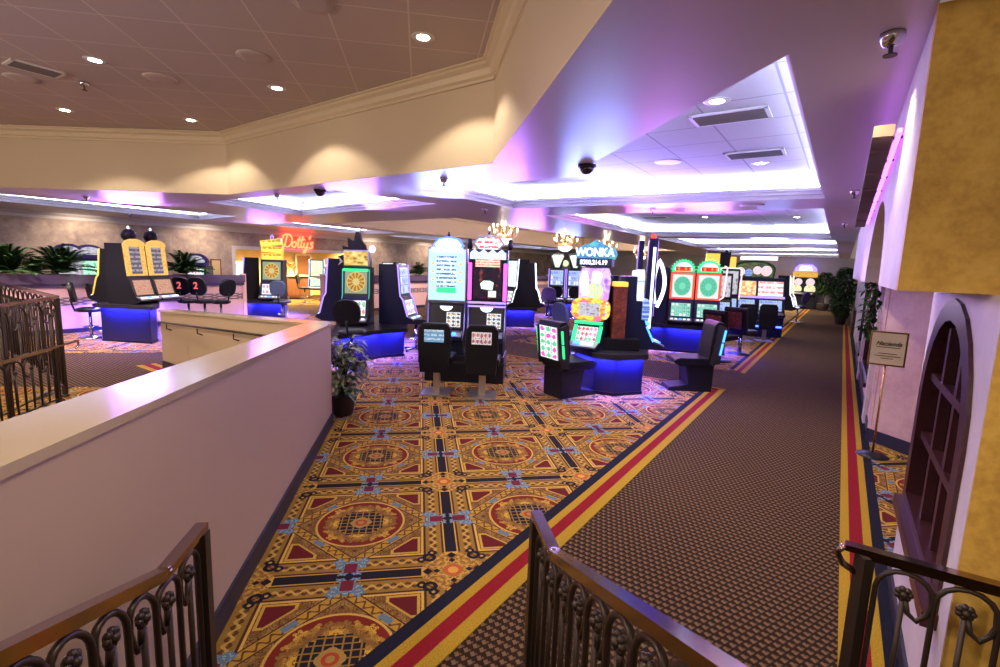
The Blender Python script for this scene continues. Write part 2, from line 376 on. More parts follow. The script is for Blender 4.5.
# ------------------------------------------------------------------ mesh building
class MB:
    def __init__(s): s.bm = bmesh.new(); s.mi = 0
    def _v(s, co): return s.bm.verts.new(co)
    def face(s, pts):
        vs = [s._v(p) for p in pts]; f = s.bm.faces.new(vs); f.material_index = s.mi; return s
    def box(s, x0, x1, y0, y1, z0, z1, bev=0.):
        vs = [s._v((x, y, z)) for z in (z0, z1) for x, y in ((x0, y0), (x1, y0), (x1, y1), (x0, y1))]
        fs = []
        for q in ((3,2,1,0), (4,5,6,7), (0,1,5,4), (1,2,6,5), (2,3,7,6), (3,0,4,7)):
            f = s.bm.faces.new([vs[i] for i in q]); f.material_index = s.mi; fs.append(f)
        if bev:
            es = {e for f in fs for e in f.edges}
            bmesh.ops.bevel(s.bm, geom=list(es), offset=bev, segments=2, affect='EDGES', profile=.7)
        return s
    def prism(s, prof, x0, x1, bev=0.):
        """profile in (y, z), extruded along x"""
        return s._ext([(lambda p: (x0, p[0], p[1]))(p) for p in prof], Vector((x1-x0, 0, 0)), bev)
    def slab(s, prof, z0, z1, bev=0.):
        """outline in (x, y), extruded along z"""
        return s._ext([(p[0], p[1], z0) for p in prof], Vector((0, 0, z1-z0)), bev)
    def plate(s, prof, y0, y1, bev=0.):
        """outline in (x, z), extruded along y"""
        return s._ext([(p[0], y0, p[1]) for p in prof], Vector((0, y1-y0, 0)), bev)
    def _ext(s, pts, d, bev=0.):
        a = [s._v(p) for p in pts]; b = [s._v(Vector(p)+d) for p in pts]; n = len(a); fs = []
        fs.append(s.bm.faces.new(a)); fs.append(s.bm.faces.new(b[::-1]))
        for i in range(n): fs.append(s.bm.faces.new((a[i], b[i], b[(i+1) % n], a[(i+1) % n])))
        for f in fs: f.material_index = s.mi
        if bev: bmesh.ops.bevel(s.bm, geom=list({e for f in fs for e in f.edges}), offset=bev, segments=2, affect='EDGES', profile=.7)
        return s
    def bar(s, p, q, w, h, up=(0, 0, 1)):
        p, q = Vector(p), Vector(q); d = (q-p).normalized(); up = Vector(up)
        sd = d.cross(up).normalized(); u2 = sd.cross(d)
        ring = lambda o: [s._v(o+sd*(sx*w/2)+u2*(sz*h/2)) for sx, sz in ((-1,-1),(1,-1),(1,1),(-1,1))]
        a, b = ring(p), ring(q)
        for i in range(4):
            f = s.bm.faces.new((a[i], a[(i+1) % 4], b[(i+1) % 4], b[i])); f.material_index = s.mi
        for r_ in (a[::-1], b): s.bm.faces.new(r_).material_index = s.mi
        return s
    def tube(s, pts, r, n=8, cap=True):
        pts = [Vector(p) for p in pts]; rs = r if isinstance(r, (list, tuple)) else [r]*len(pts); prev = None; rings = []
        for i, p in enumerate(pts):
            d = (pts[min(i+1, len(pts)-1)]-pts[max(i-1, 0)]).normalized()
            if prev is None: ref = Vector((0, 0, 1)) if abs(d.z) < .9 else Vector((1, 0, 0)); nx = d.cross(ref).normalized()
            else: nx = (prev-d*prev.dot(d)).normalized()
            prev = nx; ny = d.cross(nx)
            rings.append([s._v(p+nx*(rs[i]*math.cos(2*math.pi*k/n))+ny*(rs[i]*math.sin(2*math.pi*k/n))) for k in range(n)])
        for a, b in zip(rings, rings[1:]):
            for k in range(n):
                f = s.bm.faces.new((a[k], a[(k+1) % n], b[(k+1) % n], b[k])); f.smooth = True; f.material_index = s.mi
        if cap:
            for r_ in (rings[0][::-1], rings[-1]): s.bm.faces.new(r_).material_index = s.mi
        return s
    def lathe(s, prof, c=(0, 0, 0), n=20):
        rings = []
        for r, z in prof:
            rings.append([s._v((c[0]+r*math.cos(2*math.pi*k/n), c[1]+r*math.sin(2*math.pi*k/n), c[2]+z)) for k in range(n)])
        for a, b in zip(rings, rings[1:]):
            for k in range(n):
                f = s.bm.faces.new((a[k], a[(k+1) % n], b[(k+1) % n], b[k])); f.smooth = True; f.material_index = s.mi
        for r_ in (rings[0][::-1], rings[-1]): s.bm.faces.new(r_).material_index = s.mi
        return s
    def ball(s, c, r, n=12, sz=1.):
        return s.lathe([(max(r*math.sin(math.pi*i/8), .0008), -r*sz*math.cos(math.pi*i/8)) for i in range(9)], c, n)
    def xf(s, mtx):
        bmesh.ops.transform(s.bm, matrix=mtx, verts=s.bm.verts); return s
    def build(s, name, mats, parent=None):
        bmesh.ops.recalc_face_normals(s.bm, faces=s.bm.faces)
        me = bpy.data.meshes.new(name); s.bm.to_mesh(me); s.bm.free()
        for m in (mats if isinstance(mats, (list, tuple)) else [mats]): me.materials.append(m)
        o = bpy.data.objects.new(name, me); COL.objects.link(o)
        if parent: o.parent = parent
        return o
def tag(o, label=None, cat=None, group=None, kind=None):
    if label: o['label'] = label
    if cat: o['category'] = cat
    if group: o['group'] = group
    if kind: o['kind'] = kind
    return o
def thing(name, label, cat, loc=(0, 0, 0), rz=0., group=None):
    o = bpy.data.objects.new(name, None); COL.objects.link(o); o.empty_display_size = .1
    o.location = loc; o.rotation_euler = (0, 0, rz); return tag(o, label, cat, group)
def struct(name, mb, m): return tag(mb.build(name, m), kind='structure')
def copy_thing(root, loc, rz=None, label=None, group=None):
    r = root.copy(); COL.objects.link(r); r.location = loc
    if rz is not None: r.rotation_euler = (0, 0, rz)
    if label: r['label'] = label
    if group: r['group'] = group
    for ch in list(root.children):
        c = ch.copy(); COL.objects.link(c); c.parent = r
        for g in list(ch.children):
            d = g.copy(); COL.objects.link(d); d.parent = c
    return r
def fill(outer, holes, z):
    """flat polygon with holes"""
    mb = MB(); loops = [[Vector((p[0], p[1], z)) for p in lp] for lp in [outer]+holes]
    vs = [mb._v(p) for lp in loops for p in lp]
    for t in tessellate_polygon(loops): mb.bm.faces.new([vs[i] for i in t])
    return mb
def wallquad(mb, p, q, z0, z1):
    mb.face([(p[0], p[1], z0), (q[0], q[1], z0), (q[0], q[1], z1), (p[0], p[1], z1)])
def slabwall(mb, p, q, th, z0, z1, z1b=None):
    """a wall from p to q, thickness th to the left of p->q"""
    p, q = Vector((p[0], p[1], 0)), Vector((q[0], q[1], 0)); d = (q-p).normalized(); n = Vector((-d.y, d.x, 0))*th
    z1b = z1 if z1b is None else z1b
    vs = [mb._v((o.x, o.y, z)) for o, z in ((p, z0), (q, z0), (q+n, z0), (p+n, z0), (p, z1), (q, z1b), (q+n, z1b), (p+n, z1))]
    for i in ((3,2,1,0), (4,5,6,7), (0,1,5,4), (1,2,6,5), (2,3,7,6), (3,0,4,7)): mb.bm.faces.new([vs[k] for k in i]).material_index = mb.mi
    return mb

# ================================================================== FLOOR
def quad_cq(mb, c0, c1, q0, q1, z): mb.face([W(c0, q0, z), W(c1, q0, z), W(c1, q1, z), W(c0, q1, z)])
mb = MB(); o_ = [W(-9, 2.2), W(34, 2.2), W(34, -24), W(-9, -24)]
mb.slab([(p.x, p.y) for p in o_], -.10, 0.); floor = struct('floor', mb, M['brown'])
def patch(name, pts, z=.004, m='gold'):
    mb = MB(); mb.slab([(p[0], p[1]) for p in pts], .0005, z); return struct(name, mb, M[m])
def stripes(edge_q, sgn, c0, c1, offs, mitre=(0, 0), z=.006):
    """coloured border bands along the corridor"""
    for k, (a, b, m) in enumerate(offs):
        mb = MB()
        pa = [W(c0-mitre[0]*a, edge_q+sgn*a), W(c1-mitre[1]*a, edge_q+sgn*a), W(c1-mitre[1]*b, edge_q+sgn*b), W(c0-mitre[0]*b, edge_q+sgn*b)]
        mb.slab([(p.x, p.y) for p in pa], .0008, z); struct('trim_border_%s' % m[2:], mb, M[m])
# main gold area in front, bounded by the half wall, the corridor and the cross aisle at c = 8.3
g1 = [Vector((-.97, 1.2, 0)), W(1.2, -1.60), W(8.22, -1.60), W(8.22, -6.6), Vector((-.1, 12.0, 0)), Vector((-2.6, 11.6, 0)), Vector((-2.3, 8.2, 0)), Vector((-.97, 5.5, 0))]
patch('floor_carpet', g1)
LB = ((0, .080, 's_yellow'), (.080, .165, 's_red'), (.165, .225, 's_yellow'), (.225, .305, 's_black'))
stripes(-1.345, -1, .8, 8.30, LB, (0, 1))
for a, b, m in ((0, .05, 's_yellow'), (.05, .10, 's_red')):
    mb = MB(); pa = [W(8.30-a, -1.36), W(8.30-a, -6.6), W(8.30-b, -6.6), W(8.30-b, -1.42)]
    mb.slab([(p.x, p.y) for p in pa], .0008, .0065); struct('trim_border', mb, M[m])
# second gold area along the corridor
g2 = [W(9.9, -1.55), W(31.2, -1.55), W(31.2, -6.5), W(9.9, -6.5)]
patch('floor_carpet', g2)
stripes(-1.31, -1, 9.85, 31.4, LB, (-1, 0))
# right-hand border and niche carpet
RB = ((0, .055, 's_yellow'), (.055, .135, 's_red'), (.135, .185, 's_yellow'), (.185, .255, 's_black'))
stripes(.175, 1, .8, 22.7, RB)
patch('floor_carpet', [W(3.6, .42), W(6.9, .42), W(6.9, 2.1), W(3.6, 2.1)], .005)
# gold areas under the other islands
for pts in ([(-9.5, 9.6), (-4.2, 9.95), (-3.4, 12.6), (-5.4, 13.8), (-10.5, 12.2)], [(-6.6, 14.6), (-3.4, 14.6), (-2.4, 16.6), (-5.8, 17.4)],
            [(1.0, 12.3), (4.4, 13.0), (7.6, 17.0), (6.2, 19.6), (1.6, 16.2)], [(-6.5, 19.8), (-3.2, 20.6), (-2.8, 24.2), (-6.3, 22.6)]):
    patch('floor_carpet', pts)
patch('floor_carpet', [(-9, 4.8), (-4.0, 5.4), (-3.55, 6.75), (-4.3, 7.3), (-9.5, 7.6)])
# stripes near the left end of the half wall
for a, b, m in ((0, .09, 's_yellow'), (.09, .2, 's_red'), (.2, .28, 's_yellow')):
    p0 = at(136, 366); d1 = Vector((-PX, -PY, 0)); d2 = Vector((CX, CY, 0))
    p = p0-d1*.9; mb = MB(); pa = [p+d2*a, p0+d2*a, p0+d2*b, p+d2*b]; mb.slab([(k.x, k.y) for k in pa], .0008, .0065); struct('trim_border', mb, M[m])

# ================================================================== HALF WALL (stair guard)
XR, XL, YE = -.965, -1.235, 5.55
def ztop(y): return 1.13+.047*(YE-y)
aE = W(0, 0)  # far end of the other leg
leg0 = Vector((-1.10, 5.55, 0)); legd = Vector((-PX, -PY, 0)); leg1 = leg0+legd*4.08
mb = MB()
vs = []
y0 = -.6
for x in (XR, XL):
    yy = YE if x == XR else YE+.05
    vs.append([mb._v((x, y0, -0)), mb._v((x, yy, 0)), mb._v((x, yy, ztop(yy)-.02)), mb._v((x, y0, ztop(y0)-.02))])
a, b = vs
for f in ((a[0], a[1], a[2], a[3]), (b[3], b[2], b[1], b[0]), (a[1], b[1], b[2], a[2]), (a[0], a[3], b[3], b[0]), (a[3], a[2], b[2], b[3]), (a[0], b[0], b[1], a[1])): mb.bm.faces.new(f)
slabwall(mb, (leg0.x-.05, leg0.y+.05), leg1, -.2, 0, 1.11, .93)
hw = mb.build('half_wall', M['halfwall']); tag(hw, 'cream painted half wall with a sloping glossy cap beside the gold carpet', 'half wall')
mb = MB()
for (xa, xb) in ((XR+.012, XL-.012),):
    v = [mb._v((x, y, ztop(y)+dz)) for y in (y0, YE+.012) for x in (xa, xb) for dz in (-.02, .012)]
    for i in ((0,1,3,2), (4,6,7,5), (0,4,5,1), (2,3,7,6), (1,5,7,3), (0,2,6,4)): mb.bm.faces.new([v[k] for k in i])
d = legd; n = Vector((d.y, -d.x, 0))*-1
pA = leg0+d*.05; pts = []
for p, z in ((leg0-d*.02, 1.142), (leg1+d*.02, .962)):
    for s in (-.02, .22): pts.append((p-Vector((-d.y, d.x, 0))*s, z))
v = [mb._v((p.x, p.y, z+dz)) for p, z in pts for dz in (-.032, 0)]
for i in ((0,1,3,2), (4,6,7,5), (0,4,5,1), (2,3,7,6), (1,5,7,3), (0,2,6,4)): mb.bm.faces.new([v[k] for k in i])
mb.build('wall_cap', M['halfcap'], hw)
mb = MB(); mb.box(XR, XR+.016, -.6, YE+.014, 0, .135); mb.box(XL, XR+.014, YE, YE+.014, 0, .135)
mb.build('baseboard', M['navybase'], hw)
nrm = Vector((-CX, -CY, 0))
mb = MB(); pa = leg0+d*.1+Vector((0, 0, 0)); 
slabwall(mb, leg0+d*.3+nrm*.002, leg1+nrm*.002, .012, 0, .16); mb.build('baseboard', M['navybase'], hw)
mb = MB(); off = nrm*.065
pr = [leg0+d*.35+off+Vector((0, 0, .93)), leg0+d*2.2+off+Vector((0, 0, .86)), leg1-d*.1+off+Vector((0, 0, .79)), leg1+d*.02+nrm*.02+Vector((0, 0, .79))]
mb.tube(pr, .016, 8); hr = mb.build('handrail', M['iron'], hw)
for k in (.7, 1.7, 2.7, 3.7):
    p = leg0+d*k+off; z = .93-.035*k
    mb = MB(); mb.tube([p+Vector((0, 0, z-.02)), p+Vector((0, 0, z-.09)), p-nrm*.07+Vector((0, 0, z-.12))], .009, 6); mb.build('bracket', M['iron'], hw)

# ================================================================== CEILING
f0, f1, f2, f3 = Vector((.675, -4, 0)), Vector((.67, 4.80, 0)), Vector((-3.01, 8.55, 0)), Vector((-11, 9.95, 0))
atrium = [f0, f1, f2, f3, Vector((-11, -4, 0))]
def cq(*l): return [W(c, q) for c, q in l]
trays = [cq((2.58, -.30), (7.45, -.30), (7.10, -4.72), (4.88, -4.78), (4.86, -2.56)),
         cq((8.55, -.33), (15.3, -.36), (14.2, -4.85), (8.2, -4.8)),
         cq((16.1, -.30), (20.4, -.25), (20.6, -4.9), (15.1, -4.8)),
         cq((21.3, -.30), (26.0, -.30), (26.0, -5.0), (21.5, -5.0)),
         cq((26.9, -.30), (31.2, -.30), (31.2, -5.0), (26.9, -5.0)),
         cq((1.75, -12.6), (6.3, -12.3), (6.6, -14.95), (1.1, -14.3)),
         cq((4.42, -5.95), (6.15, -5.6), (6.75, -10.3), (4.42, -9.7)),
         cq((8.0, -12.6), (11.9, -12.6), (12.2, -14.9), (8.0, -14.4)),
         cq((13.2, -12.7), (25.0, -12.7), (25.0, -14.6), (13.2, -14.6))]
well = cq((8.2, -6.9), (25.5, -6.9), (25.5, -12.1), (8.4, -12.1))
outer = cq((-8.6, .17), (32.3, .17), (32.3, -17.2), (-8.6, -17.2))
def clip_outer():
    # soffit outline runs round the atrium opening
    return [W(.795, .17)]+cq((32.3, .17), (32.3, -17.2), (-2.2, -17.2))+[f3, f2, f1]
mb = fill(clip_outer(), trays+[well], ZC); so = struct('ceiling', mb, M['soffit'])
# upper ceiling + fascia + crown
mb = MB(); mb.face([(p.x, p.y, ZU) for p in (f0+Vector((.3, 0, 0)), f1+Vector((.3, .1, 0)), f2+Vector((.1, .4, 0)), f3+Vector((0, .4, 0)), Vector((-11, -4, 0)))])
struct('ceiling_upper', mb, M['uptile'])
mb = MB()
for p, q in ((f0, f1), (f1, f2), (f2, f3)): wallquad(mb, p, q, ZC, ZU)
struct('wall_fascia', mb, M['fascia'])
def sweep(path, prof, name, m, closed=False, inward=1):
    """mitred moulding: prof is (offset to the left of travel, z)"""
    mb = MB(); n = len(path); rows = []
    for i, p in enumerate(path):
        a = path[i-1] if (i or closed) else None; b = path[(i+1) % n] if (i < n-1 or closed) else None
        d1 = (p-a).normalized() if a is not None else (b-p).normalized(); d2 = (b-p).normalized() if b is not None else d1
        n1, n2 = Vector((-d1.y, d1.x, 0)), Vector((-d2.y, d2.x, 0)); nb = (n1+n2).normalized(); k = 1/max(nb.dot(n1), .3)
        rows.append([mb._v((p.x+nb.x*k*o*inward, p.y+nb.y*k*o*inward, z)) for o, z in prof])
    for i in range(n if closed else n-1):
        A, B = rows[i], rows[(i+1) % n]
        for j in range(len(prof)-1): mb.bm.faces.new((A[j], B[j], B[j+1], A[j+1]))
    return struct(name, mb, m)
crown = [(0, ZU-.17), (.02, ZU-.165), (.02, ZU-.14), (.045, ZU-.12), (.06, ZU-.07), (.10, ZU-.045), (.10, ZU-.02), (.125, ZU-.015), (.125, ZU+.001)]
sweep([f0, f1, f2, f3], crown, 'trim_crown', M['crown'])
def area(pts): return sum(pts[i].x*pts[(i+1) % len(pts)].y-pts[(i+1) % len(pts)].x*pts[i].y for i in range(len(pts)))/2
def offset(poly, dist):
    n = len(poly); out = []
    for i in range(n):
        a, p, b = poly[i-1], poly[i], poly[(i+1) % n]
        d1, d2 = (p-a).normalized(), (b-p).normalized(); n1, n2 = Vector((-d1.y, d1.x, 0)), Vector((-d2.y, d2.x, 0))
        nb = (n1+n2).normalized(); out.append(p+nb*(dist/max(nb.dot(n1), .3)))
    return out
for ti, tr in enumerate(trays):
    poly = tr if area(tr) > 0 else tr[::-1]          # ccw: left of travel is inside
    # stepped lip that projects inward, ledge with the cove tube behind it, raised tile field
    prof = [(0, ZC+.001), (0, ZC+.05), (.025, ZC+.055), (.025, ZC+.09), (.05, ZC+.10), (.05, ZC+.14), (-.14, ZC+.14), (-.14, ZC+.34)]
    sweep(poly, prof, 'trim_cove', M['traytrim'], True)
    op = offset(poly, -.14)
    mb = MB(); mb.face([(p.x, p.y, ZC+.34) for p in op]); struct('ceiling_tray', mb, M['traytile'])
    tp = offset(poly, -.06)
    mb = MB()
    for i in range(len(tp)):
        a, b = tp[i], tp[(i+1) % len(tp)]; dd = (b-a).normalized()*.08
        mb.bar((a.x+dd.x, a.y+dd.y, ZC+.165), (b.x-dd.x, b.y-dd.y, ZC+.165), .03, .03)
    o = mb.build('cove_light', M['cove'])
    tag(o, ['bluish white cove tube around the large near ceiling tray', 'bluish white cove tube of the second ceiling tray over the corridor side',
            'bluish white cove tube of the third ceiling tray along the corridor', 'bluish white cove tube of the fourth ceiling tray along the corridor',
            'bluish white cove tube of the last ceiling tray before the far wall', 'bluish white cove tube of the ceiling tray along the papered wall, far left',
            'bluish white cove tube of the ceiling tray under the cream fascia corner', 'bluish white cove tube of the ceiling tray before the red neon sign',
            'bluish white cove tube of the long tray behind the chandeliers'][ti], 'cove light', 'cove lights in the ceiling trays')
# chandelier well
wp = well if area(well) > 0 else well[::-1]
sweep(wp, [(0, ZC), (.03, ZC+.02), (.03, ZC+.06), (0, ZC+.08), (0, ZC+.62), (.05, ZC+.64), (.09, ZC+.70)], 'trim_well', M['welltan'], True)
mb = MB(); mb.face([(p.x, p.y, ZC+.70) for p in wp]); struct('ceiling_well', mb, M['welltan'])

# ================================================================== WALLS
# papered wall at the back left with the restaurant opening
QB = -17.2
oL, oR = at_q(236, 270, QB), at_q(349, 290, QB)
cL, cR = oL.x*CX+oL.y*CY, oR.x*CX+oR.y*CY
ZO = at_q(300, 252, QB).z
mb = MB()
for c0, c1, z0, z1 in ((-3, cL, 0, ZC), (cR, 32.3, 0, ZC), (cL, cR, ZO, ZC)): slabwall(mb, W(c0, QB), W(c1, QB), .15, z0, z1)
struct('wall_left', mb, M['backwall'])
sweep([W(-3, QB), W(32.3, QB)], [(0, ZC-.16), (-.03, ZC-.15), (-.05, ZC-.08), (-.11, ZC-.04), (-.13, ZC)], 'trim_crown', M['traytrim'])
mb = MB()
for p, q, z0, z1 in ((cL-.12, cL, 0, ZO+.12), (cR, cR+.12, 0, ZO+.12), (cL, cR, ZO, ZO+.12)): slabwall(mb, W(p, QB+.02), W(q, QB+.02), .2, z0, z1)
struct('trim_opening', mb, M['white'])
# restaurant room behind
mb = MB(); slabwall(mb, W(cL-1.5, -22), W(cR+2, -22), .1, 0, ZC); slabwall(mb, W(cL-1.5, -22), W(cL-1.5, QB-.15), .1, 0, ZC); slabwall(mb, W(cR+2, QB-.15), W(cR+2, -22), .1, 0, ZC)
mb.face([W(cL-1.5, -22, ZC), W(cR+2, -22, ZC), W(cR+2, QB-.15, ZC), W(cL-1.5, QB-.15, ZC)])
struct('wall_restaurant', mb, M['warmwall'])
# far wall
mb = MB(); slabwall(mb, W(32.3, -17.2), W(32.3, 2.2), -.15, 0, ZC); struct('wall_far', mb, M['farwall'])
sweep([W(32.3, 2.2), W(32.3, -17.2)], [(0, ZC-.16), (.03, ZC-.15), (.05, ZC-.08), (.11, ZC-.04), (.13, ZC)], 'trim_crown', M['traytrim'], inward=-1)
mb = MB(); slabwall(mb, W(32.28, -8), W(32.28, 2.2), .02, 0, .12); struct('baseboard_far', mb, M['navybase'])
# right side: upper wall at q = .17, lower wall at q = .43, ochre face at c = 2.33
QU, QL, CF, ZB = .17, .43, 2.435, 1.80
def wallholes(name, q, c0, c1, z0, z1, holes, th, m):
    """wall in the c-z plane with arched holes, thickness th away from the corridor"""
    mb = MB(); bm = mb.bm; es = []
    loops = [[(c0, z0), (c1, z0), (c1, z1), (c0, z1)]]+holes
    for lp in loops:
        v = [bm.verts.new(W(c, q, z)) for c, z in lp]
        for i in range(len(v)): es.append(bm.edges.new((v[i], v[(i+1) % len(v)])))
    r = bmesh.ops.triangle_fill(bm, use_beauty=True, use_dissolve=False, edges=es)
    fs = [g for g in bm.faces]
    ex = bmesh.ops.extrude_face_region(bm, geom=fs)
    bmesh.ops.translate(bm, verts=[g for g in ex['geom'] if isinstance(g, bmesh.types.BMVert)], vec=Vector((PX, PY, 0))*th)
    return struct(name, mb, m)
def archpts(c0, c1, z0, z1, rise, n=12):
    """closed outline of a round-headed opening"""
    cm, hw_ = (c0+c1)/2, (c1-c0)/2; pts = [(c0, z0), (c1, z0), (c1, z1-rise)]
    for i in range(1, n): a = math.pi*i/n; pts.append((cm+hw_*math.cos(a), z1-rise+rise*math.sin(a)))
    pts.append((c0, z1-rise)); return pts
# upper wall: the arch head cuts its lower edge
ar = []
ca0, ca1 = 3.62, 5.85
for i in range(0, 17): a = math.pi*i/16; ar.append(((ca0+ca1)/2+(ca1-ca0)/2*math.cos(a), ZB+.60*math.sin(a)))
mb = MB(); bm = mb.bm
lp = [(CF, ZB)]+[(c, z) for c, z in ar[::-1]]+[(14.0, ZB), (14.0, ZC), (CF, ZC)]
v = [bm.verts.new(W(c, QU, z)) for c, z in lp]; es = [bm.edges.new((v[i], v[(i+1) % len(v)])) for i in range(len(v))]
bmesh.ops.triangle_fill(bm, use_beauty=True, use_dissolve=False, edges=es)
ex = bmesh.ops.extrude_face_region(bm, geom=list(bm.faces)); bmesh.ops.translate(bm, verts=[g for g in ex['geom'] if isinstance(g, bmesh.types.BMVert)], vec=Vector((PX, PY, 0))*.27)
struct('wall_right_upper', mb, M['plaster'])
mb = MB(); slabwall(mb, W(14.0, QL+.02), W(32.3, QL+.02), -.2, 0, ZC); struct('wall_right_far', mb, M['farwall'])
mb = MB()
slabwall(mb, W(2.375, QU), W(2.375, 3.2), .06, ZB, ZC); slabwall(mb, W(2.205, QL+.002), W(2.205, 3.2), .06, -.2, ZB); struct('wall_right_ochre', mb, M['yellow'])
winA = archpts(2.36, 3.58, .55, 1.765, .54)
wallholes('wall_right_window', QL, 2.21, 3.70, 0, ZB, [winA], .12, M['plaster'])
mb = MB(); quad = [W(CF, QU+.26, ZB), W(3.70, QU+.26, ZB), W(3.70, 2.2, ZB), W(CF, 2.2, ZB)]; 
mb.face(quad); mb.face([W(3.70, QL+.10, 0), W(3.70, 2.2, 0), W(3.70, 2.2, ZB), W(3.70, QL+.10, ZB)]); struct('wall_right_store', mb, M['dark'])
mb = MB(); slabwall(mb, W(2.21, QL), W(3.70, QL), .014, 0, .10); struct('baseboard_right', mb, M['navybase'])
# niche: pink wall parallel to the carpet rows, and the dark room above it
pn0, pn1 = Vector((5.07, 4.64, 0)), Vector((5.20, 2.6, 0))
mb = MB(); slabwall(mb, pn1, pn0, -.1, 0, 2.55); struct('wall_niche', mb, M['pinkwall'])
mb = MB(); slabwall(mb, pn1, pn0, .014, 0, .14); struct('baseboard_niche', mb, M['navybase'])
winB, winC = archpts(8.35, 10.4, .35, 1.74, .55), archpts(11.6, 13.4, .35, 1.74, .5)
wallholes('wall_right_corridor', QL, 6.83, 14.0, 0, ZB, [winB, winC], .12, M['pinkwall'])
mb = MB(); slabwall(mb, W(6.83, QL), W(14.0, QL), .014, 0, .12); struct('baseboard_right_far', mb, M['navybase'])
mb = MB()
for c in (7.75, 10.98): slabwall(mb, W(c-.16, QL), W(c+.16, QL), .04, 0, ZB)
struct('trim_pilaster', mb, M['plaster'])

def arched_window(name, label, pts, q, n_m, rows, group):
    root = thing(name, label, 'window', (0, 0, 0), 0, group)
    inner = None
    cs = [p[0] for p in pts]; cm = (min(cs)+max(cs))/2; z0 = min(p[1] for p in pts); z1 = max(p[1] for p in pts); zm = (z0+z1)/2
    w = max(cs)-min(cs); fw = .10
    sx, sz = (w-2*fw)/w, (z1-z0-2*fw)/(z1-z0)
    inn = [(cm+(c-cm)*sx, zm+(z-zm)*sz) for c, z in pts]
    mb = MB(); n = len(pts)
    def ring(ptsl, qq): return [mb._v(W(c, qq, z)) for c, z in ptsl]
    A, B, C_, D = ring(pts, q-.014), ring(inn, q-.014), ring(pts, q+.11), ring(inn, q+.11)
    for i in range(n):
        j = (i+1) % n
        for f in ((A[i], A[j], B[j], B[i]), (B[i], B[j], D[j], D[i]), (A[j], A[i], C_[i], C_[j])): mb.bm.faces.new(f)
    mb.build('window_frame', M['maroon'], root)
    mb = MB(); mb.face([W(c, q+.055, z) for c, z in inn]); mb.build('pane', M['glass'], root)
    for k in range(1, n_m):
        c = cm-w/2+fw+(w-2*fw)*k/n_m; h = z1-fw if n_m == 2 else z1-fw-.05
        mb = MB(); mb.bar(W(c, q+.035, z0+fw*.5), W(c, q+.035, h), .04, .05, (CX, CY, 0)); mb.build('mullion', M['maroon'], root)
    for z in rows:
        mb = MB(); mb.bar(W(cm-w/2+.05, q+.035, z), W(cm+w/2-.05, q+.035, z), .045, .04); mb.build('muntin', M['maroon'], root)
    mb = MB(); mb.bar(W(cm-w/2-.02, q-.02, z0+.01), W(cm+w/2+.02, q-.02, z0+.01), .06, .06); mb.build('sill', M['maroon'], root)
    return root
arched_window('arched_window', 'large maroon arched window with dark panes beside the ochre wall', winA, QL, 3, (1.33, 1.0), 'maroon arched windows')
arched_window('arched_window', 'maroon arched window in the pink wall just past the framed sign', winB, QL, 2, (1.1,), 'maroon arched windows')
arched_window('arched_window', 'farthest maroon arched window along the right wall', winC, QL, 2, (1.1,), 'maroon arched windows')
# row of timber blocks over the arch with purple neon behind
root = thing('timber_awning', 'row of weathered timber blocks over the arch, backlit purple', 'awning', tuple(W(4.9, .09, 2.5)))
inv = Matrix.Translation(-root.location)
for k in range(13):
    c = 3.15+k*.275; z = 2.565-.012*k
    mb = MB(); mb.bar(W(c, .085, z), W(c+.245, .085, z-.012), .085, .055+.02*(k % 2)); mb.xf(inv); mb.build('timber_block', M['bark'], root)
mb = MB(); mb.bar(W(3.15, .148, 2.56), W(6.7, .148, 2.42), .02, .02); mb.xf(inv); mb.build('neon_tube', M['purple'], root)
for k in range(7):
    c = 3.3+k*.5; mb = MB(); mb.bar(W(c, .12, 2.555-.02*k), W(c, .172, 2.56-.02*k), .012, .012); mb.xf(inv); mb.build('bracket', M['iron'], root)
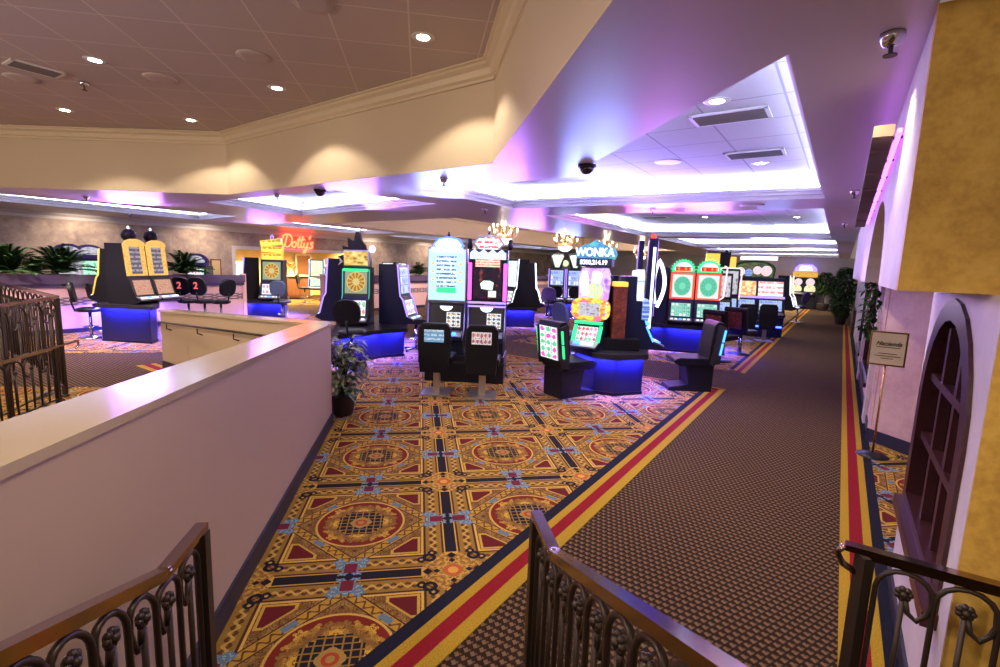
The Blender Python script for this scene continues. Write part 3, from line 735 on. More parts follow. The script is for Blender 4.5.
# ================================================================== STAIRS AND RAILINGS
mb = MB()
for k in range(1, 5): mb.box(-.95, .62, -1.2, 1.52-.36*k+.30, .15*(k-1), .15*k)
struct('stairs', mb, M['brown'])
def railing(name, label, path, bay, group=None, posts=(), zdrop=.82, over=0., r=.0095, railw=.040):
    """path: list of (x, y, ztop) from one end to the other; scroll balusters in every bay"""
    P = [Vector(p) for p in path]; root = thing(name, label, 'railing', (P[0].x, P[0].y, 0), 0, group)
    inv = Matrix.Translation(-root.location)
    mb = MB()
    for a, b in zip(P, P[1:]):
        mb.bar(a, b, railw, .022); mb.bar(a-Vector((0, 0, .018)), b-Vector((0, 0, .018)), railw*.55, .02)
        mb.ball(b, .026, 8, .6)
    if over:
        d = (P[0]-P[1]).normalized(); e = P[0]+d*over; mb.bar(P[0], e, railw, .022)
        mb.tube([e, e+d*.02-Vector((0, 0, .03)), e-Vector((0, 0, .07)), e-d*.04-Vector((0, 0, .09))], .012, 6)
    mb.xf(inv); mb.build('handrail', M['rail'], root)
    L = [0.]
    for a, b in zip(P, P[1:]): L.append(L[-1]+math.hypot(b.x-a.x, b.y-a.y))
    def pos(s):
        for i in range(len(P)-1):
            if s <= L[i+1] or i == len(P)-2:
                t = (s-L[i])/(L[i+1]-L[i]); return P[i].lerp(P[i+1], t)
    mb = MB()
    for a, b in zip(P, P[1:]): mb.bar(a-Vector((0, 0, zdrop-.05)), b-Vector((0, 0, zdrop-.05)), .022, .016)
    mb.xf(inv); mb.build('bottom_rail', M['iron'], root)
    for s in posts:
        p = pos(s); mb = MB(); mb.bar((p.x, p.y, max(0, p.z-zdrop-.10)), (p.x, p.y, p.z-.02), .042, .042, (1, 0, 0)); mb.lathe([(.05, 0), (.05, .012), (.03, .02)], (p.x, p.y, max(0, p.z-zdrop-.10)), 10)
        mb.xf(inv); mb.build('post', M['iron'], root)
    nb = max(1, int((L[-1]-.05)/bay)); s0 = .05
    for i in range(nb):
        a, b = s0+i*bay, s0+(i+1)*bay-.004; m = (a+b)/2; hw_ = (b-a)/2
        def pt(s, dz): p = pos(s); return Vector((p.x, p.y, p.z+dz))
        za = -.04-hw_
        path2 = [pt(a, -zdrop+.05), pt(a, -zdrop*.5), pt(a, za)]
        for j in range(1, 8): t = math.pi*j/8; path2.append(pt(m-hw_*math.cos(t), za+hw_*math.sin(t)))
        path2 += [pt(b-.002, za-.02), pt(b-.012, za-.055), pt(m+hw_*.55, za-.085), pt(m+hw_*.22, za-.065), pt(m+hw_*.1, za-.02)]
        mb = MB(); mb.tube(path2, r, 6); mb.xf(inv); mb.build('scroll_baluster', M['iron'], root)
        mb = MB(); mb.tube([pt(m, -zdrop+.05), pt(m, za-.02)], r*.95, 6); mb.xf(inv); pk = mb.build('picket', M['iron'], root)
        c = pt(m, za); mb = MB(); dd = (P[1]-P[0]); dd.z = 0; dd.normalize(); nn = Vector((-dd.y, dd.x, 0))
        for k in range(7):
            t = k*2*math.pi/7; q = c+dd*(math.cos(t)*.017)+Vector((0, 0, math.sin(t)*.017)); mb.ball(q, .0115, 6)
        mb.ball(c-nn*.008, .013, 8); mb.ball(c+nn*.008, .013, 8); mb.xf(inv); mb.build('rosette', M['iron'], pk)
    return root
railing('stair_railing', 'bronze stair railing standing before the cream half wall, lower left', [(-.75, 1.755, .90), (-.75, 1.49, .90), (-.75, .25, .90+.385*1.24)], .135, 'bronze stair railings', posts=(.012,))
railing('stair_railing', 'bronze stair railing ending on the striped carpet border, bottom centre', [(.452, 1.725, .90), (.452, 1.46, .90), (.452, .25, .90+.415*1.21)], .135, 'bronze stair railings', posts=(.012,))
pr0, pr1 = W(2.08, .158, .885), W(2.08, 1.15, .905)
railing('stair_railing', 'level bronze railing in front of the ochre wall, bottom right', [pr0, pr1], .158, 'bronze stair railings', posts=(.01,), over=.05)
pA2 = Vector((-4.44, 6.86, 1.27))
railing('stairwell_railing', 'scrolled iron railing behind the half wall, the taller one', [pA2, (-4.2, 5.66, 1.27), (-3.95, 4.3, 1.27)], .34, 'railings round the far stairwell', posts=(.02, 1.2), zdrop=1.16, r=.012)
railing('stairwell_railing', 'iron railing slanting back to the pink partition, far left', [pA2, (-6.9, 9.35, 1.27)], .30, 'railings round the far stairwell', posts=(3.4,), zdrop=1.16, r=.012)
railing('stairwell_railing', 'low iron handrail with plain balusters, nearest of the far stairwell', [(-4.17, 6.33, .73), (-4.12, 5.5, .72), (-3.95, 4.2, .70)], .24, 'railings round the far stairwell', posts=(.02,), zdrop=.66, r=.010, over=.42)

# ================================================================== SLOT MACHINE BUILDING BLOCKS
def topper(kind, root, z, w, y=0.):
    """signs and ornaments that crown a cabinet; z is the cabinet top"""
    if kind in ('hexa', 'hexb'):
        hx = [(-w*.5, z+.15), (-w*.33, z+.26), (0, z+.29), (w*.33, z+.26), (w*.5, z+.15), (w*.33, z+.04), (0, z+.01), (-w*.33, z+.04)]
        mb = MB(); mb.plate(hx, y-.05, y+.05, .008); t = mb.build('topper', M['blueframe'] if kind == 'hexa' else M['silver'], root)
        mb = MB(); mb.plate([(x*.86, z+.15+(k-z-.15)*.80) for x, k in hx], y-.062, y-.048); mb.build('topper_face', SC[kind], t)
        mb = MB(); mb.lathe([(.022, z+.28), (.022, z+.31), (.012, z+.33), (.012, z+.36)], (0, y, 0), 8); mb.build('candle_lamp', M['navy'], root)
    elif kind == 'ball':
        mb = MB(); mb.lathe([(.07, z), (.05, z+.03), (.03, z+.05)], (0, y, 0), 12); mb.ball((0, y, z+.17), .135, 16); t = mb.build('topper', M['black'], root)
        mb = MB(); mb.lathe([(.018, z+.295), (.022, z+.33), (.01, z+.36)], (0, y, 0), 8); mb.build('candle_lamp', M['whiteb'], t)
        mb = MB(); mb.ball((.05, y-.085, z+.21), .04, 10); mb.build('eye_lamp', M['silver'], t)
        mb = MB(); mb.plate([(.27*w/.56*math.cos(math.pi*i/12), z-.03+.13*math.sin(math.pi*i/12)) for i in range(13)], -.125, -.085); mb.build('arch_light', SC['gold'], root)
    elif kind == 'sun':
        pts = []
        for i in range(25):
            a = math.pi*i/24; rr = .30 if i % 2 else .235; pts.append((rr*math.cos(a)*w/.56, z+.03+rr*math.sin(a)*.95))
        mb = MB(); mb.plate(pts+[(-w*.5, z), (w*.5, z)], y-.04, y+.04); t = mb.build('topper', M['green'], root)
        pts = [(.20*math.cos(math.pi*i/12)*w/.56, z+.05+.17*math.sin(math.pi*i/12)) for i in range(13)]
        mb = MB(); mb.plate(pts, y-.055, y-.042); mb.build('topper_face', M['whiteb'], t)
        mb = MB(); mb.box(-w*.32, w*.32, y-.08, y-.058, z+.02, z+.13, .006); mb.build('number_window', SC['bingoh'], t)
    elif kind == 'tri':
        mb = MB(); mb.plate([(-w*.30, z+.0), (w*.30, z), (w*.44, z+.50), (w*.34, z+.56), (-w*.34, z+.56), (-w*.44, z+.50)], y-.05, y+.05, .01); t = mb.build('topper', M['navy'], root)
        mb = MB(); mb.plate([(-w*.12, z+.05), (w*.12, z+.05), (w*.38, z+.46), (w*.28, z+.51), (-w*.28, z+.51), (-w*.38, z+.46)], y-.066, y-.048); mb.build('topper_face', SC['tri'], t)
        mb = MB(); mb.lathe([(.03, z+.55), (.02, z+.60)], (0, y, 0), 8); mb.build('candle_lamp', M['chrome'], t)
        mb = MB(); mb.lathe([(.1, -.025), (.12, 0), (.1, .025)], (0, 0, 0), 16); mb.xf(Matrix.Translation((w*.52, y, z+.20)) @ Matrix.Rotation(R(90), 4, 'X')); mb.build('side_disc', SC['teal'], t)
    elif kind == 'flame':
        pts = [(-w*.5, z), (-w*.72, z+.02), (-w*.60, z+.10), (-w*.78, z+.20), (-w*.52, z+.24), (-w*.60, z+.42), (-w*.36, z+.38), (-w*.40, z+.58), (-w*.16, z+.50), (-w*.10, z+.70), (w*.04, z+.70), (w*.12, z+.50), (w*.26, z+.44), (w*.30, z+.22), (w*.44, z+.18), (w*.46, z)]
        mb = MB(); mb.plate(pts, y+.10, y+.22, .008); t = mb.build('topper', M['dark'], root)
        mb = MB(); mb.plate([(-w*.74, z+.03), (-w*.56, z+.10), (-w*.72, z+.20), (-w*.66, z+.10)], y+.07, y+.10); mb.build('chrome_feather', M['silver'], t)
        mb = MB(); mb.plate([(-w*.05, z+.69), (w*.03, z+.69), (w*.0, z+.82)], y+.13, y+.18); mb.build('chrome_tip', M['silver'], t)
        mb = MB(); mb.box(-w*.46, w*.46, y-.10, y+.10, z+.01, z+.34, .03); h = mb.build('header_box', M['silver'], root)
        mb = MB(); mb.box(-w*.42, w*.42, y-.115, y-.095, z+.04, z+.31); mb.build('header_face', SC['arch'], h)
        mb = MB(); mb.lathe([(.035, z+.36), (.06, z+.40), (.06, z+.46), (.02, z+.50)], (w*.55, y, -.06), 10); mb.build('candle_lamp', M['whiteb'], root)
    elif kind == 'stack':
        t = None
        for k, (dz, rot, ww) in enumerate(((.0, 0, .92), (.20, -3, .96), (.40, 9, .98))):
            mb = MB(); mb.box(-w*ww/2, w*ww/2, y-.07, y+.07, 0, .185, .012); mb.mi = 1; mb.box(-w*ww*.46, w*ww*.46, y-.078, y-.068, .02, .165)
            mb.xf(Matrix.Translation((0, 0, z+dz+.01)) @ Matrix.Rotation(R(-rot), 4, 'Y')); o = mb.build('topper_tier', [M['goldglow'], SC['goldsign']], root)
        mb = MB(); mb.lathe([(.04, z+.60), (.05, z+.68), (.015, z+.74)], (0, y, 0), 8); mb.build('candle_lamp', M['silver'], root)
    elif kind == 'dome':
        pts = [(.34*math.cos(math.pi*i/14)*w/.6, z+.08+.26*math.sin(math.pi*i/14)) for i in range(15)]
        mb = MB(); mb.plate(pts+[(-w*.5, z), (w*.5, z)], y-.06, y+.06, .008); t = mb.build('topper', M['purplefab'], root)
        pts = [(.26*math.cos(math.pi*i/14)*w/.6, z+.09+.19*math.sin(math.pi*i/14)) for i in range(15)]
        mb = MB(); mb.plate(pts, y-.075, y-.058); mb.build('topper_face', SC['greyart'], t)
    elif kind == 'box':
        mb = MB(); mb.box(-w*.42, w*.42, y-.08, y+.08, z+.02, z+.26, .02); t = mb.build('topper', M['navy'], root)
        mb = MB(); mb.box(-w*.36, w*.36, y-.092, y-.078, z+.05, z+.23); mb.build('topper_face', SC['hexa'], t)
def slot(name, label, loc, rz, group, W_=.60, z0=.62, upper=None, lower=None, top='none', cab='navy', edge=None, H=1.22, D=.62, frame=None, deck='silver', low=True, uw=.80):
    """slant-front cabinet on a stand: front faces local -Y"""
    root = thing(name, label, 'slot machine', (loc[0], loc[1], 0), rz, group); w = W_/2
    zl0, zl1 = z0+.17, z0+.50; zu0, zu1 = z0+.62, z0+H-.06
    mb = MB()
    mb.prism([(D/2, z0), (D/2, z0+H), (-.08, z0+H), (-.14, z0+.56), (-.20, z0+.50), (-.30, z0+.15), (-.42, z0+.11), (-.42, z0+.06), (-.26, z0)], -w, w, .008)
    mb.build('cabinet', M[cab], root)
    def slant(z): # front y at height z
        if z >= z0+.56: t = (z-z0-.56)/(H-.56); return -.14+.06*t
        t = (z-z0-.15)/.35; return -.30+.10*min(t, 1)
    def panel(nm, za, zb, ww, m, proud=.012, parent=root):
        ya, yb = slant(za)-proud, slant(zb)-proud
        mb = MB(); mb.prism([(ya, za), (yb, zb), (yb+proud+.004, zb), (ya+proud+.004, za)], -ww, ww); return mb.build(nm, m, parent)
    if upper:
        if frame: panel('screen_frame', zu0-.04, zu1+.045, w*.98, frame, .008)
        panel('upper_screen', zu0, zu1, w*uw, upper, .020)
    if low: panel('lower_screen', zl0+.02, zl1-.01, w*.78, lower or SC['white'], .012)
    mb = MB(); mb.prism([(-.30, z0+.155), (-.43, z0+.115), (-.43, z0+.085), (-.30, z0+.12)], -w*.94, w*.94, .004); dk = mb.build('button_deck', M[deck], root)
    for i in range(5):
        mb = MB(); xx = (-.34+.17*i)*W_; mb.box(xx-.026, xx+.026, -.405, -.365, z0+.118, z0+.150, .004); mb.build('button', M['btn'] if i != 2 else M['bluebar'], dk)
    if edge:
        for s in (-1, 1):
            mb = MB(); xx = s*(w+.008)
            mb.tube([(xx, -.31, z0+.16), (xx, -.205, z0+.51), (xx, -.15, z0+.58), (xx, -.09, z0+H)], .014, 6); mb.build('edge_light', M[edge], root)
    mb = MB(); mb.box(-w*.5, w*.5, -.262, -.25, z0+.02, z0+.05); mb.build('bill_slot', M['chrome'], root)
    topper(top, root, z0+H, W_)
    return root
def stand(name, label, pts, h, group='blue lit machine stands', loc=None, over=.06, strip=True):
    """dark counter-high stand; pts outline in the plan, blue strips under the overhanging top"""
    c = sum((Vector((p[0], p[1], 0)) for p in pts), Vector())/len(pts); root = thing(name, label, 'machine stand', c, 0, group)
    P = [Vector((p[0], p[1], 0))-c for p in pts]
    if area(P) < 0: P = P[::-1]
    mb = MB(); mb.slab([(p.x, p.y) for p in P], 0, h-.04); mb.build('body', M['podpanel'], root)
    O = offset(P, -over); mb = MB(); mb.slab([(p.x, p.y) for p in O], h-.035, h, .006)
    for i in range(len(O)): mb.bar(O[i]+Vector((0, 0, h-.05)), O[(i+1) % len(O)]+Vector((0, 0, h-.05)), .012, .06)
    mb.build('counter_top', M['blackm'], root)
    mb = MB(); K = offset(P, -.012); mb.slab([(p.x, p.y) for p in K], .0, .05); mb.build('kick_plate', M['black'], root)
    if strip:
        K = offset(P, -.030)
        for i in range(len(K)):
            a, b = K[i], K[(i+1) % len(K)]; d = (b-a)
            if d.length < .15: continue
            mb = MB(); mb.bar(a+d*.08+Vector((0, 0, h-.048)), b-d*.08+Vector((0, 0, h-.048)), .016, .014); mb.build('light_strip', M['blue'], root)
            if d.length > .3:
                l = bpy.data.lights.new('counter_glow', 'AREA'); l.shape = 'RECTANGLE'; l.size = d.length*.8; l.size_y = .03; l.energy = 40*d.length; l.color = (.13, .08, 1.)
                lo = bpy.data.objects.new('counter_glow', l); COL.objects.link(lo); nn = Vector((d.y, -d.x, 0)).normalized(); lo.location = c+(a+b)/2+nn*.012+Vector((0, 0, h-.07))
                lo.rotation_euler = (math.radians(-38), 0, math.atan2(d.y, d.x))
    return root
def chair_round(label, loc, rz, group, m='leather', base='star', name='casino_stool', col=None, seat=.62):
    """round backed swivel stool on a pole; front is local -Y"""
    root = thing(name, label, 'chair', (loc[0], loc[1], 0), rz, group)
    mb = MB(); mb.lathe([(.02, seat-.06), (.20, seat-.05), (.235, seat-.01), (.225, seat+.02), (.15, seat+.04), (.01, seat+.045)], (0, 0, 0), 20); mb.build('seat', M[m], root)
    pts = []
    for i in range(20): a = 2*math.pi*i/20; pts.append((.225*math.copysign(abs(math.cos(a))**.75, math.cos(a)), seat+.37+.22*math.copysign(abs(math.sin(a))**.75, math.sin(a))))
    mb = MB(); mb.plate(pts, .20, .27, .02); mb.xf(Matrix.Translation((0, .23, seat+.2)) @ Matrix.Rotation(R(-9), 4, 'X') @ Matrix.Translation((0, -.23, -seat-.2))); mb.build('backrest', M[m], root)
    mb = MB(); mb.tube([(0, .10, seat-.05), (0, .24, seat-.03), (0, .27, seat+.08), (0, .30, seat+.22)], .02, 6); mb.build('back_bracket', M['black'], root)
    mb = MB(); mb.tube([(0, 0, .05), (0, 0, seat-.05)], .03, 10); mb.build('pole', M['chrome' if base != 'dark' else 'black'], root)
    mb = MB()
    if base == 'star':
        for k in range(5):
            a = 2*math.pi*k/5+.3; mb.bar((0, 0, .06), (.26*math.cos(a), .26*math.sin(a), .035), .05, .03); mb.ball((.26*math.cos(a), .26*math.sin(a), .03), .028, 8)
    else: mb.lathe([(.24, 0), (.24, .015), (.10, .035), (.035, .06)], (0, 0, 0), 20)
    mb.build('base', M['black' if base != 'disc' else 'chrome'], root)
    mb = MB(); mb.lathe([(.13, .24), (.135, .25), (.13, .26), (.12, .25)], (0, 0, 0), 14); mb.build('foot_ring', M['chrome'], root)
    return root
def chair_screen(label, loc, rz, group, pic):
    """tall padded back with a lit picture on its rear, square steel post and plate"""
    root = thing('casino_chair', label, 'chair', (loc[0], loc[1], 0), rz, group)
    mb = MB(); mb.box(-.24, .24, -.26, .20, .46, .56, .035); mb.build('seat', M['leather'], root)
    mb = MB(); mb.plate([(-.20, .34), (.20, .34), (.225, .70), (.22, .96), (.17, 1.03), (-.17, 1.03), (-.22, .96), (-.225, .70)], .17, .27, .025); b = mb.build('backrest', M['leather'], root)
    mb = MB(); mb.box(-.135, .135, .268, .284, .77, .94, .006); mb.build('picture_panel', pic, b)
    mb = MB(); mb.box(-.045, .045, -.01, .06, .02, .47); mb.build('post', M['steelpost'], root)
    mb = MB(); mb.box(-.20, .20, -.22, .24, 0, .02, .005); mb.build('base_plate', M['steelpost'], root)
    return root
def chair_pod(label, loc, rz, group, side, pic=None):
    """bulky bonus chair: pedestal, bucket seat, thick wings with a lit bar"""
    root = thing('bonus_chair', label, 'chair', (loc[0], loc[1], 0), rz, group)
    mb = MB(); mb.prism([(.30, 0), (.31, .42), (-.12, .42), (-.05, .10), (-.34, .06), (-.36, 0)], -.20, .20, .012); mb.build('pedestal', M['black'], root)
    mb = MB(); mb.prism([(.26, .40), (.26, .53), (-.22, .53), (-.30, .50), (-.31, .45), (-.22, .40)], -.25, .25, .025); mb.build('seat', M['leather'], root)
    mb = MB(); mb.prism([(.20, .46), (.30, .42), (.36, .60), (.41, 1.02), (.39, 1.09), (.30, 1.10), (.25, 1.04), (.21, .70)], -.25, .25, .022); b = mb.build('backrest', M['leather'], root)
    for a_ in (-.275, .245):
        mb = MB(); mb.prism([(.22, .44), (.36, .46), (.42, 1.02), (.30, 1.06)], a_, a_+.03, .006); mb.build('wing', M['blackm'], root)
    for s in (-1, 1):
        mb = MB(); mb.bar((s*.281, .345, .60), (s*.281, .372, .78), .045, .02, (0, 1, 0)); mb.bar((s*.281, .374, .80), (s*.281, .40, .98), .045, .02, (0, 1, 0)); mb.build('light_bar', M[side], root)
    if pic:
        mb = MB(); mb.plate([(-.20, .56), (.20, .56), (.20, 1.02), (-.20, 1.02)], .0, .012); mb.xf(Matrix.Translation((0, .368, 0)) @ Matrix.Shear('XY', 4, (0, 0)) @ Matrix.Rotation(R(0), 4, 'X'))
        for v_ in mb.bm.verts: v_.co.y = v_.co.y+(v_.co.z-.56)*.105
        mb.build('picture_panel', pic, b)
    return root
def chair_brocade(label, loc, rz, group):
    root = thing('casino_chair', label, 'chair', (loc[0], loc[1], 0), rz, group)
    mb = MB(); mb.box(-.24, .24, -.26, .20, .46, .57, .035); mb.build('seat', M['leather'], root)
    mb = MB(); mb.prism([(.16, .50), (.24, .48), (.36, 1.02), (.34, 1.08), (.25, 1.08)], -.25, .25, .02); b = mb.build('backrest', M['leather'], root)
    mb = MB(); mb.plate([(-.15, .60), (.15, .60), (.18, .98), (-.18, .98)], .0, .012)
    for v_ in mb.bm.verts: v_.co.y = v_.co.y+.262+(v_.co.z-.60)*.222+.012
    mb.build('brocade_panel', SC['redchair'], b)
    mb = MB(); mb.tube([(0, 0, .03), (0, 0, .47)], .04, 10); mb.build('post', M['chrome'], root)
    mb = MB(); mb.lathe([(.24, 0), (.24, .018), (.06, .04)], (0, 0, 0), 20); mb.build('base', M['black'], root)
    return root
def fr(loc, rz, dx, dy):
    """a point given in a machine's own frame (dy < 0 is in front)"""
    return (loc[0]+dx*math.cos(rz)-dy*math.sin(rz), loc[1]+dx*math.sin(rz)+dy*math.cos(rz))

# ================================================================== ISLANDS
# --- centre pair: two tall-screen machines on one plinth
rz = R(-13); base0 = Vector((.10, 7.58, 0)); dx = Vector((math.cos(rz), math.sin(rz), 0)); dyv = Vector((-math.sin(rz), math.cos(rz), 0))
ctr = base0+dx*.60+dyv*.36
G_T = 'tall screen slot machines in the centre'
root = thing('machine_plinth', 'black floor plinth under the two tall machines in the centre', 'machine stand', ctr, rz)
mb = MB(); mb.box(-.62, .62, -.36, .36, 0, .42, .01); mb.build('body', M['black'], root)
mb = MB(); mb.box(-.63, .63, -.37, .37, .30, .33); mb.build('band', M['blackm'], root)
def tower(label, s, frame, art, lowart, top, style):
    loc = ctr+dx*s; root = thing('slot_machine', label, 'slot machine', (loc.x, loc.y, .013), rz, G_T); root.scale.z = .968; w = .29
    mb = MB(); mb.prism([(.30, .42), (.30, 1.24), (-.10, 1.24), (-.16, .80), (-.34, .72), (-.34, .66), (-.20, .62), (-.20, .42)], -w, w, .008); mb.build('cabinet', M['navy'], root)
    for x in (-w, w): 
        mb = MB(); mb.tube([(x, -.20, .44), (x, -.20, .62), (x, -.345, .69), (x, -.165, .82), (x, -.105, 1.24)], .013, 6); mb.build('edge_trim', M['silver'], root)
    mb = MB(); mb.prism([(-.172, .83), (-.120, 1.20), (-.10, 1.20), (-.15, .83)], -w*.86, w*.86); lo = mb.build('lower_screen', M['blackm'], root)
    mb = MB(); mb.prism([(-.180, .86), (-.146, 1.10), (-.13, 1.10), (-.165, .86)], w*.02, w*.80); mb.build('paytable', lowart, lo)
    mb = MB(); mb.plate([(.10*math.cos(math.pi*i/10), 1.195-.075*math.sin(math.pi*i/10)) for i in range(11)], -.150, -.138); mb.build('speaker_arc', M['whiteb'], root)
    mb = MB(); mb.prism([(-.335, .73), (-.17, .80), (-.17, .77), (-.335, .70)], -w*.92, w*.92); dk = mb.build('button_deck', M['silver'], root)
    for i in range(4):
        mb = MB(); xx = -.15+.10*i; mb.prism([(-.31, .74), (-.26, .762), (-.26, .785), (-.31, .765)], xx-.032, xx+.032); mb.build('button', M['bluebar'] if style == 1 or i < 3 else M['green'], dk)
    # tall monitor
    W2, z0, z1 = .62, 1.26, 2.13; y = -.14
    mb = MB(); mb.box(-W2/2, W2/2, y, y+.24, z0, z1, .025); mb.build('monitor_housing', M['navy' if style == 2 else 'silver'], root)
    if style == 1:
        mb = MB(); mb.box(-W2*.47, W2*.47, y-.02, y+.004, z0+.03, z1-.02, .008); f = mb.build('monitor_bezel', SC['m1frame'], root)
        mb = MB(); mb.box(-.16, .15, y-.032, y-.016, 1.40, 2.0); mb.build('main_screen', SC['m1'], f)
        mb = MB(); mb.box(-.25, .25, y-.034, y-.016, 2.05, 2.14, .01); mb.build('name_panel', SC['crystal'], f)
        mb = MB(); mb.box(-.15, .15, y-.036, y-.028, 1.41, 1.50); mb.build('screen_footer', M['green'], f)
        for sx in (-1, 1):
            for k in range(3):
                mb = MB(); mb.lathe([(.022, 0), (.022, .01)], (0, 0, 0), 10); mb.xf(Matrix.Translation((sx*.215, y-.024, 1.62+.13*k)) @ Matrix.Rotation(R(90), 4, 'X')); mb.build('side_emblem', M['goldglow'], f)
    else:
        mb = MB(); mb.box(-.26, .26, y-.015, y+.004, z0+.05, z1-.10); f = mb.build('monitor_bezel', M['black'], root)
        mb = MB(); mb.box(-.215, .215, y-.03, y-.012, 1.34, 2.0); mb.build('main_screen', SC['m2'], f)
        mb = MB(); mb.box(-.19, .19, y-.04, y-.026, 1.85, 1.97); mb.build('header_art', SC['ember'], f)
        mb = MB(); mb.plate([(-.09, 1.50), (.08, 1.48), (.10, 1.60), (.04, 1.63), (-.06, 1.63), (-.11, 1.58)], y-.04, y-.026); mb.build('game_tag', SC['m2tag'], f)
        mb = MB(); mb.box(.02, .14, y-.045, y-.03, 1.37, 1.47); mb.build('game_tag', SC['m2tag'], f)
        for sx in (-1, 1):
            mb = MB(); mb.box(sx*.275-.028, sx*.275+.028, y-.03, y+.02, z0+.05, z1-.22, .008); mb.build('light_bar', M['magenta'], root)
        mb = MB(); mb.box(-.30, .30, y-.03, y+.01, z0+.0, z0+.03, .006); mb.box(-.30, .30, y-.03, y+.01, z0-.06, z0-.035, .006); mb.build('light_bar', M['violetb'], root)
        pts = [(-.28, z1-.16), (.28, z1-.16)]
        for i in range(9): pts.append((.28-.07*i, z1-.06+(.06 if i % 2 else 0)))
        mb = MB(); mb.plate(pts, y-.04, y-.01); mb.build('crystal_header', SC['crystal'], root)
    for sx in (.33,):
        mb = MB(); mb.lathe([(.035, z1), (.045, z1+.06), (.03, z1+.12), (.04, z1+.15), (.01, z1+.17)], (sx, .04, 0), 10); mb.build('speaker_post', M['black'], root)
    topper(top, root, z1-.10 if style == 1 else z1-.06, .50, -.02 if style == 1 else -.06)
    return loc
tower('tall machine with a pale blue lit frame, left of the centre pair', -.33, 0, 0, SC['m1low'], 'hexa', 1)
tower('tall dark-screened machine with magenta side bars, right of the centre pair', .31, 0, 0, SC['m1low'], 'hexb', 2)
G_C = 'chairs of the centre pair'
chair_screen('black chair on a steel post with a blue landscape picture on its back', at(437, 392), rz+math.pi, G_C, SC['chairpic'])
chair_screen('black chair on a steel post with a pink and white picture on its back', at(482, 395), rz+math.pi, G_C, SC['chairpic2'])

# --- right-hand bonus island: three machines round a hexagonal stand
ic = Vector((2.98, 7.30, 0))
hexp = [(ic.x+.40*math.cos(R(a)), ic.y+.40*math.sin(R(a))) for a in (-110, -50, 10, 70, 130, 190)]
rr1, rr2, rr3 = R(-40), R(78), R(198)
stand('machine_stand', 'six-sided blue lit stand under the candy coloured bonus machine', [(2.55, 6.74), (2.80, 6.56), (3.27, 6.66), (3.52, 7.2), (3.3, 7.7), (2.75, 7.8), (2.42, 7.3)], .62)
def bonus_machine(label, loc, rz, art, name_art, edge, body_art, sign):
    root = thing('slot_machine', label, 'slot machine', (loc[0], loc[1], 0), rz, 'machines of the candy bonus island'); root.scale = (.82, .92, .90); root.location.z = .062
    mb = MB(); mb.prism([(.26, .62), (.26, 1.86), (.0, 1.86), (-.06, 1.24), (-.14, 1.02), (-.26, .76), (-.44, .70), (-.44, .66), (-.30, .62)], -.27, .27, .008); mb.build('cabinet', M['navy'], root)
    mb = MB(); mb.prism([(-.165, 1.0), (-.275, .77), (-.26, .76), (-.15, .99)], -.20, .20); mb.build('lower_screen', SC['reelg'], root)
    for s in (-1, 1):
        mb = MB(); mb.prism([(-.16, 1.02), (-.29, .76), (-.26, .75), (-.13, 1.01)], s*.245-.03, s*.245+.03); mb.build('edge_light', M[edge], root)
    mb = MB(); mb.box(-.26, .26, -.20, -.06, 1.04, 1.09, .01); mb.build('bonus_bar', M[edge], root)
    mb = MB(); mb.prism([(-.29, .765), (-.46, .70), (-.46, .67), (-.29, .72)], -.27, .27, .006); dk = mb.build('button_deck', M['silver'], root)
    for i in range(3):
        mb = MB(); mb.prism([(-.42, .725), (-.36, .745), (-.36, .765), (-.42, .745)], -.17+.13*i, -.06+.13*i); mb.build('button', M['bluebar' if i == 0 else 'btn'], dk)
    # rounded candy surround
    pts = [(.36*math.copysign(abs(math.cos(2*math.pi*i/28))**.6, math.cos(2*math.pi*i/28)), 1.29+.19*math.copysign(abs(math.sin(2*math.pi*i/28))**.6, math.sin(2*math.pi*i/28))) for i in range(28)]
    mb = MB(); mb.plate(pts, -.16, -.05, .015); sr = mb.build('candy_surround', art, root)
    mb = MB(); mb.box(-.20, .20, -.178, -.155, 1.18, 1.40, .008); mb.build('main_screen', SC['greyart'] if sign else SC['blueb'], sr)
    for k in range(6):
        mb = MB(); mb.ball((.32, -.15, 1.16+.05*k), .018, 8); mb.build('bulb', M['pinkb'], sr)
    # tall backlit panel
    mb = MB(); mb.plate([(-.27, 1.44), (.27, 1.44), (.30, 1.80), (.22, 1.96), (-.22, 1.98), (-.28, 1.86)], -.06, .06, .012); mb.build('art_panel', body_art, root)
    if sign:
        pa_ = root
        mb = MB(); mb.plate([(.05+.15*math.cos(2*math.pi*i/20), 1.60+.15*math.sin(2*math.pi*i/20)) for i in range(20)], -.075, -.058); mb.build('round_emblem', SC['teal'], root)
        mb = MB(); mb.plate([(-.20, 1.50), (-.08, 1.52), (-.09, 1.80), (-.13, 1.93), (-.21, 1.90), (-.25, 1.76)], -.085, -.058, .004); mb.plate([(-.02, 1.74), (.14, 1.73), (.18, 1.86), (.10, 1.93), (.0, 1.92)], -.085, -.058, .004); mb.build('lit_shape', M['whiteb'], root)
        mb = MB(); mb.plate([(-.34, 2.0), (.34, 2.0), (.34, 2.14), (-.34, 2.14)], -.09, .05, .01); sg = mb.build('number_sign', M['navy'], root)
        mb = MB(); pts = [(-.36, 2.14), (.36, 2.13), (.40, 2.22), (.34, 2.32), (.16, 2.35), (.08, 2.42), (-.02, 2.44), (-.10, 2.38), (-.28, 2.34), (-.38, 2.25)]
        mb.plate(pts, -.05, .05, .012); ns = mb.build('name_sign', SC['sundial'], root)
        text('lettering', '$300,214.19', (0, -.097, 2.07), .105, M['whiteb'], sg)
        text('lettering', 'WONKA', (0, -.062, 2.235), .19, M['whiteb'], ns, sx=.98)
    return root
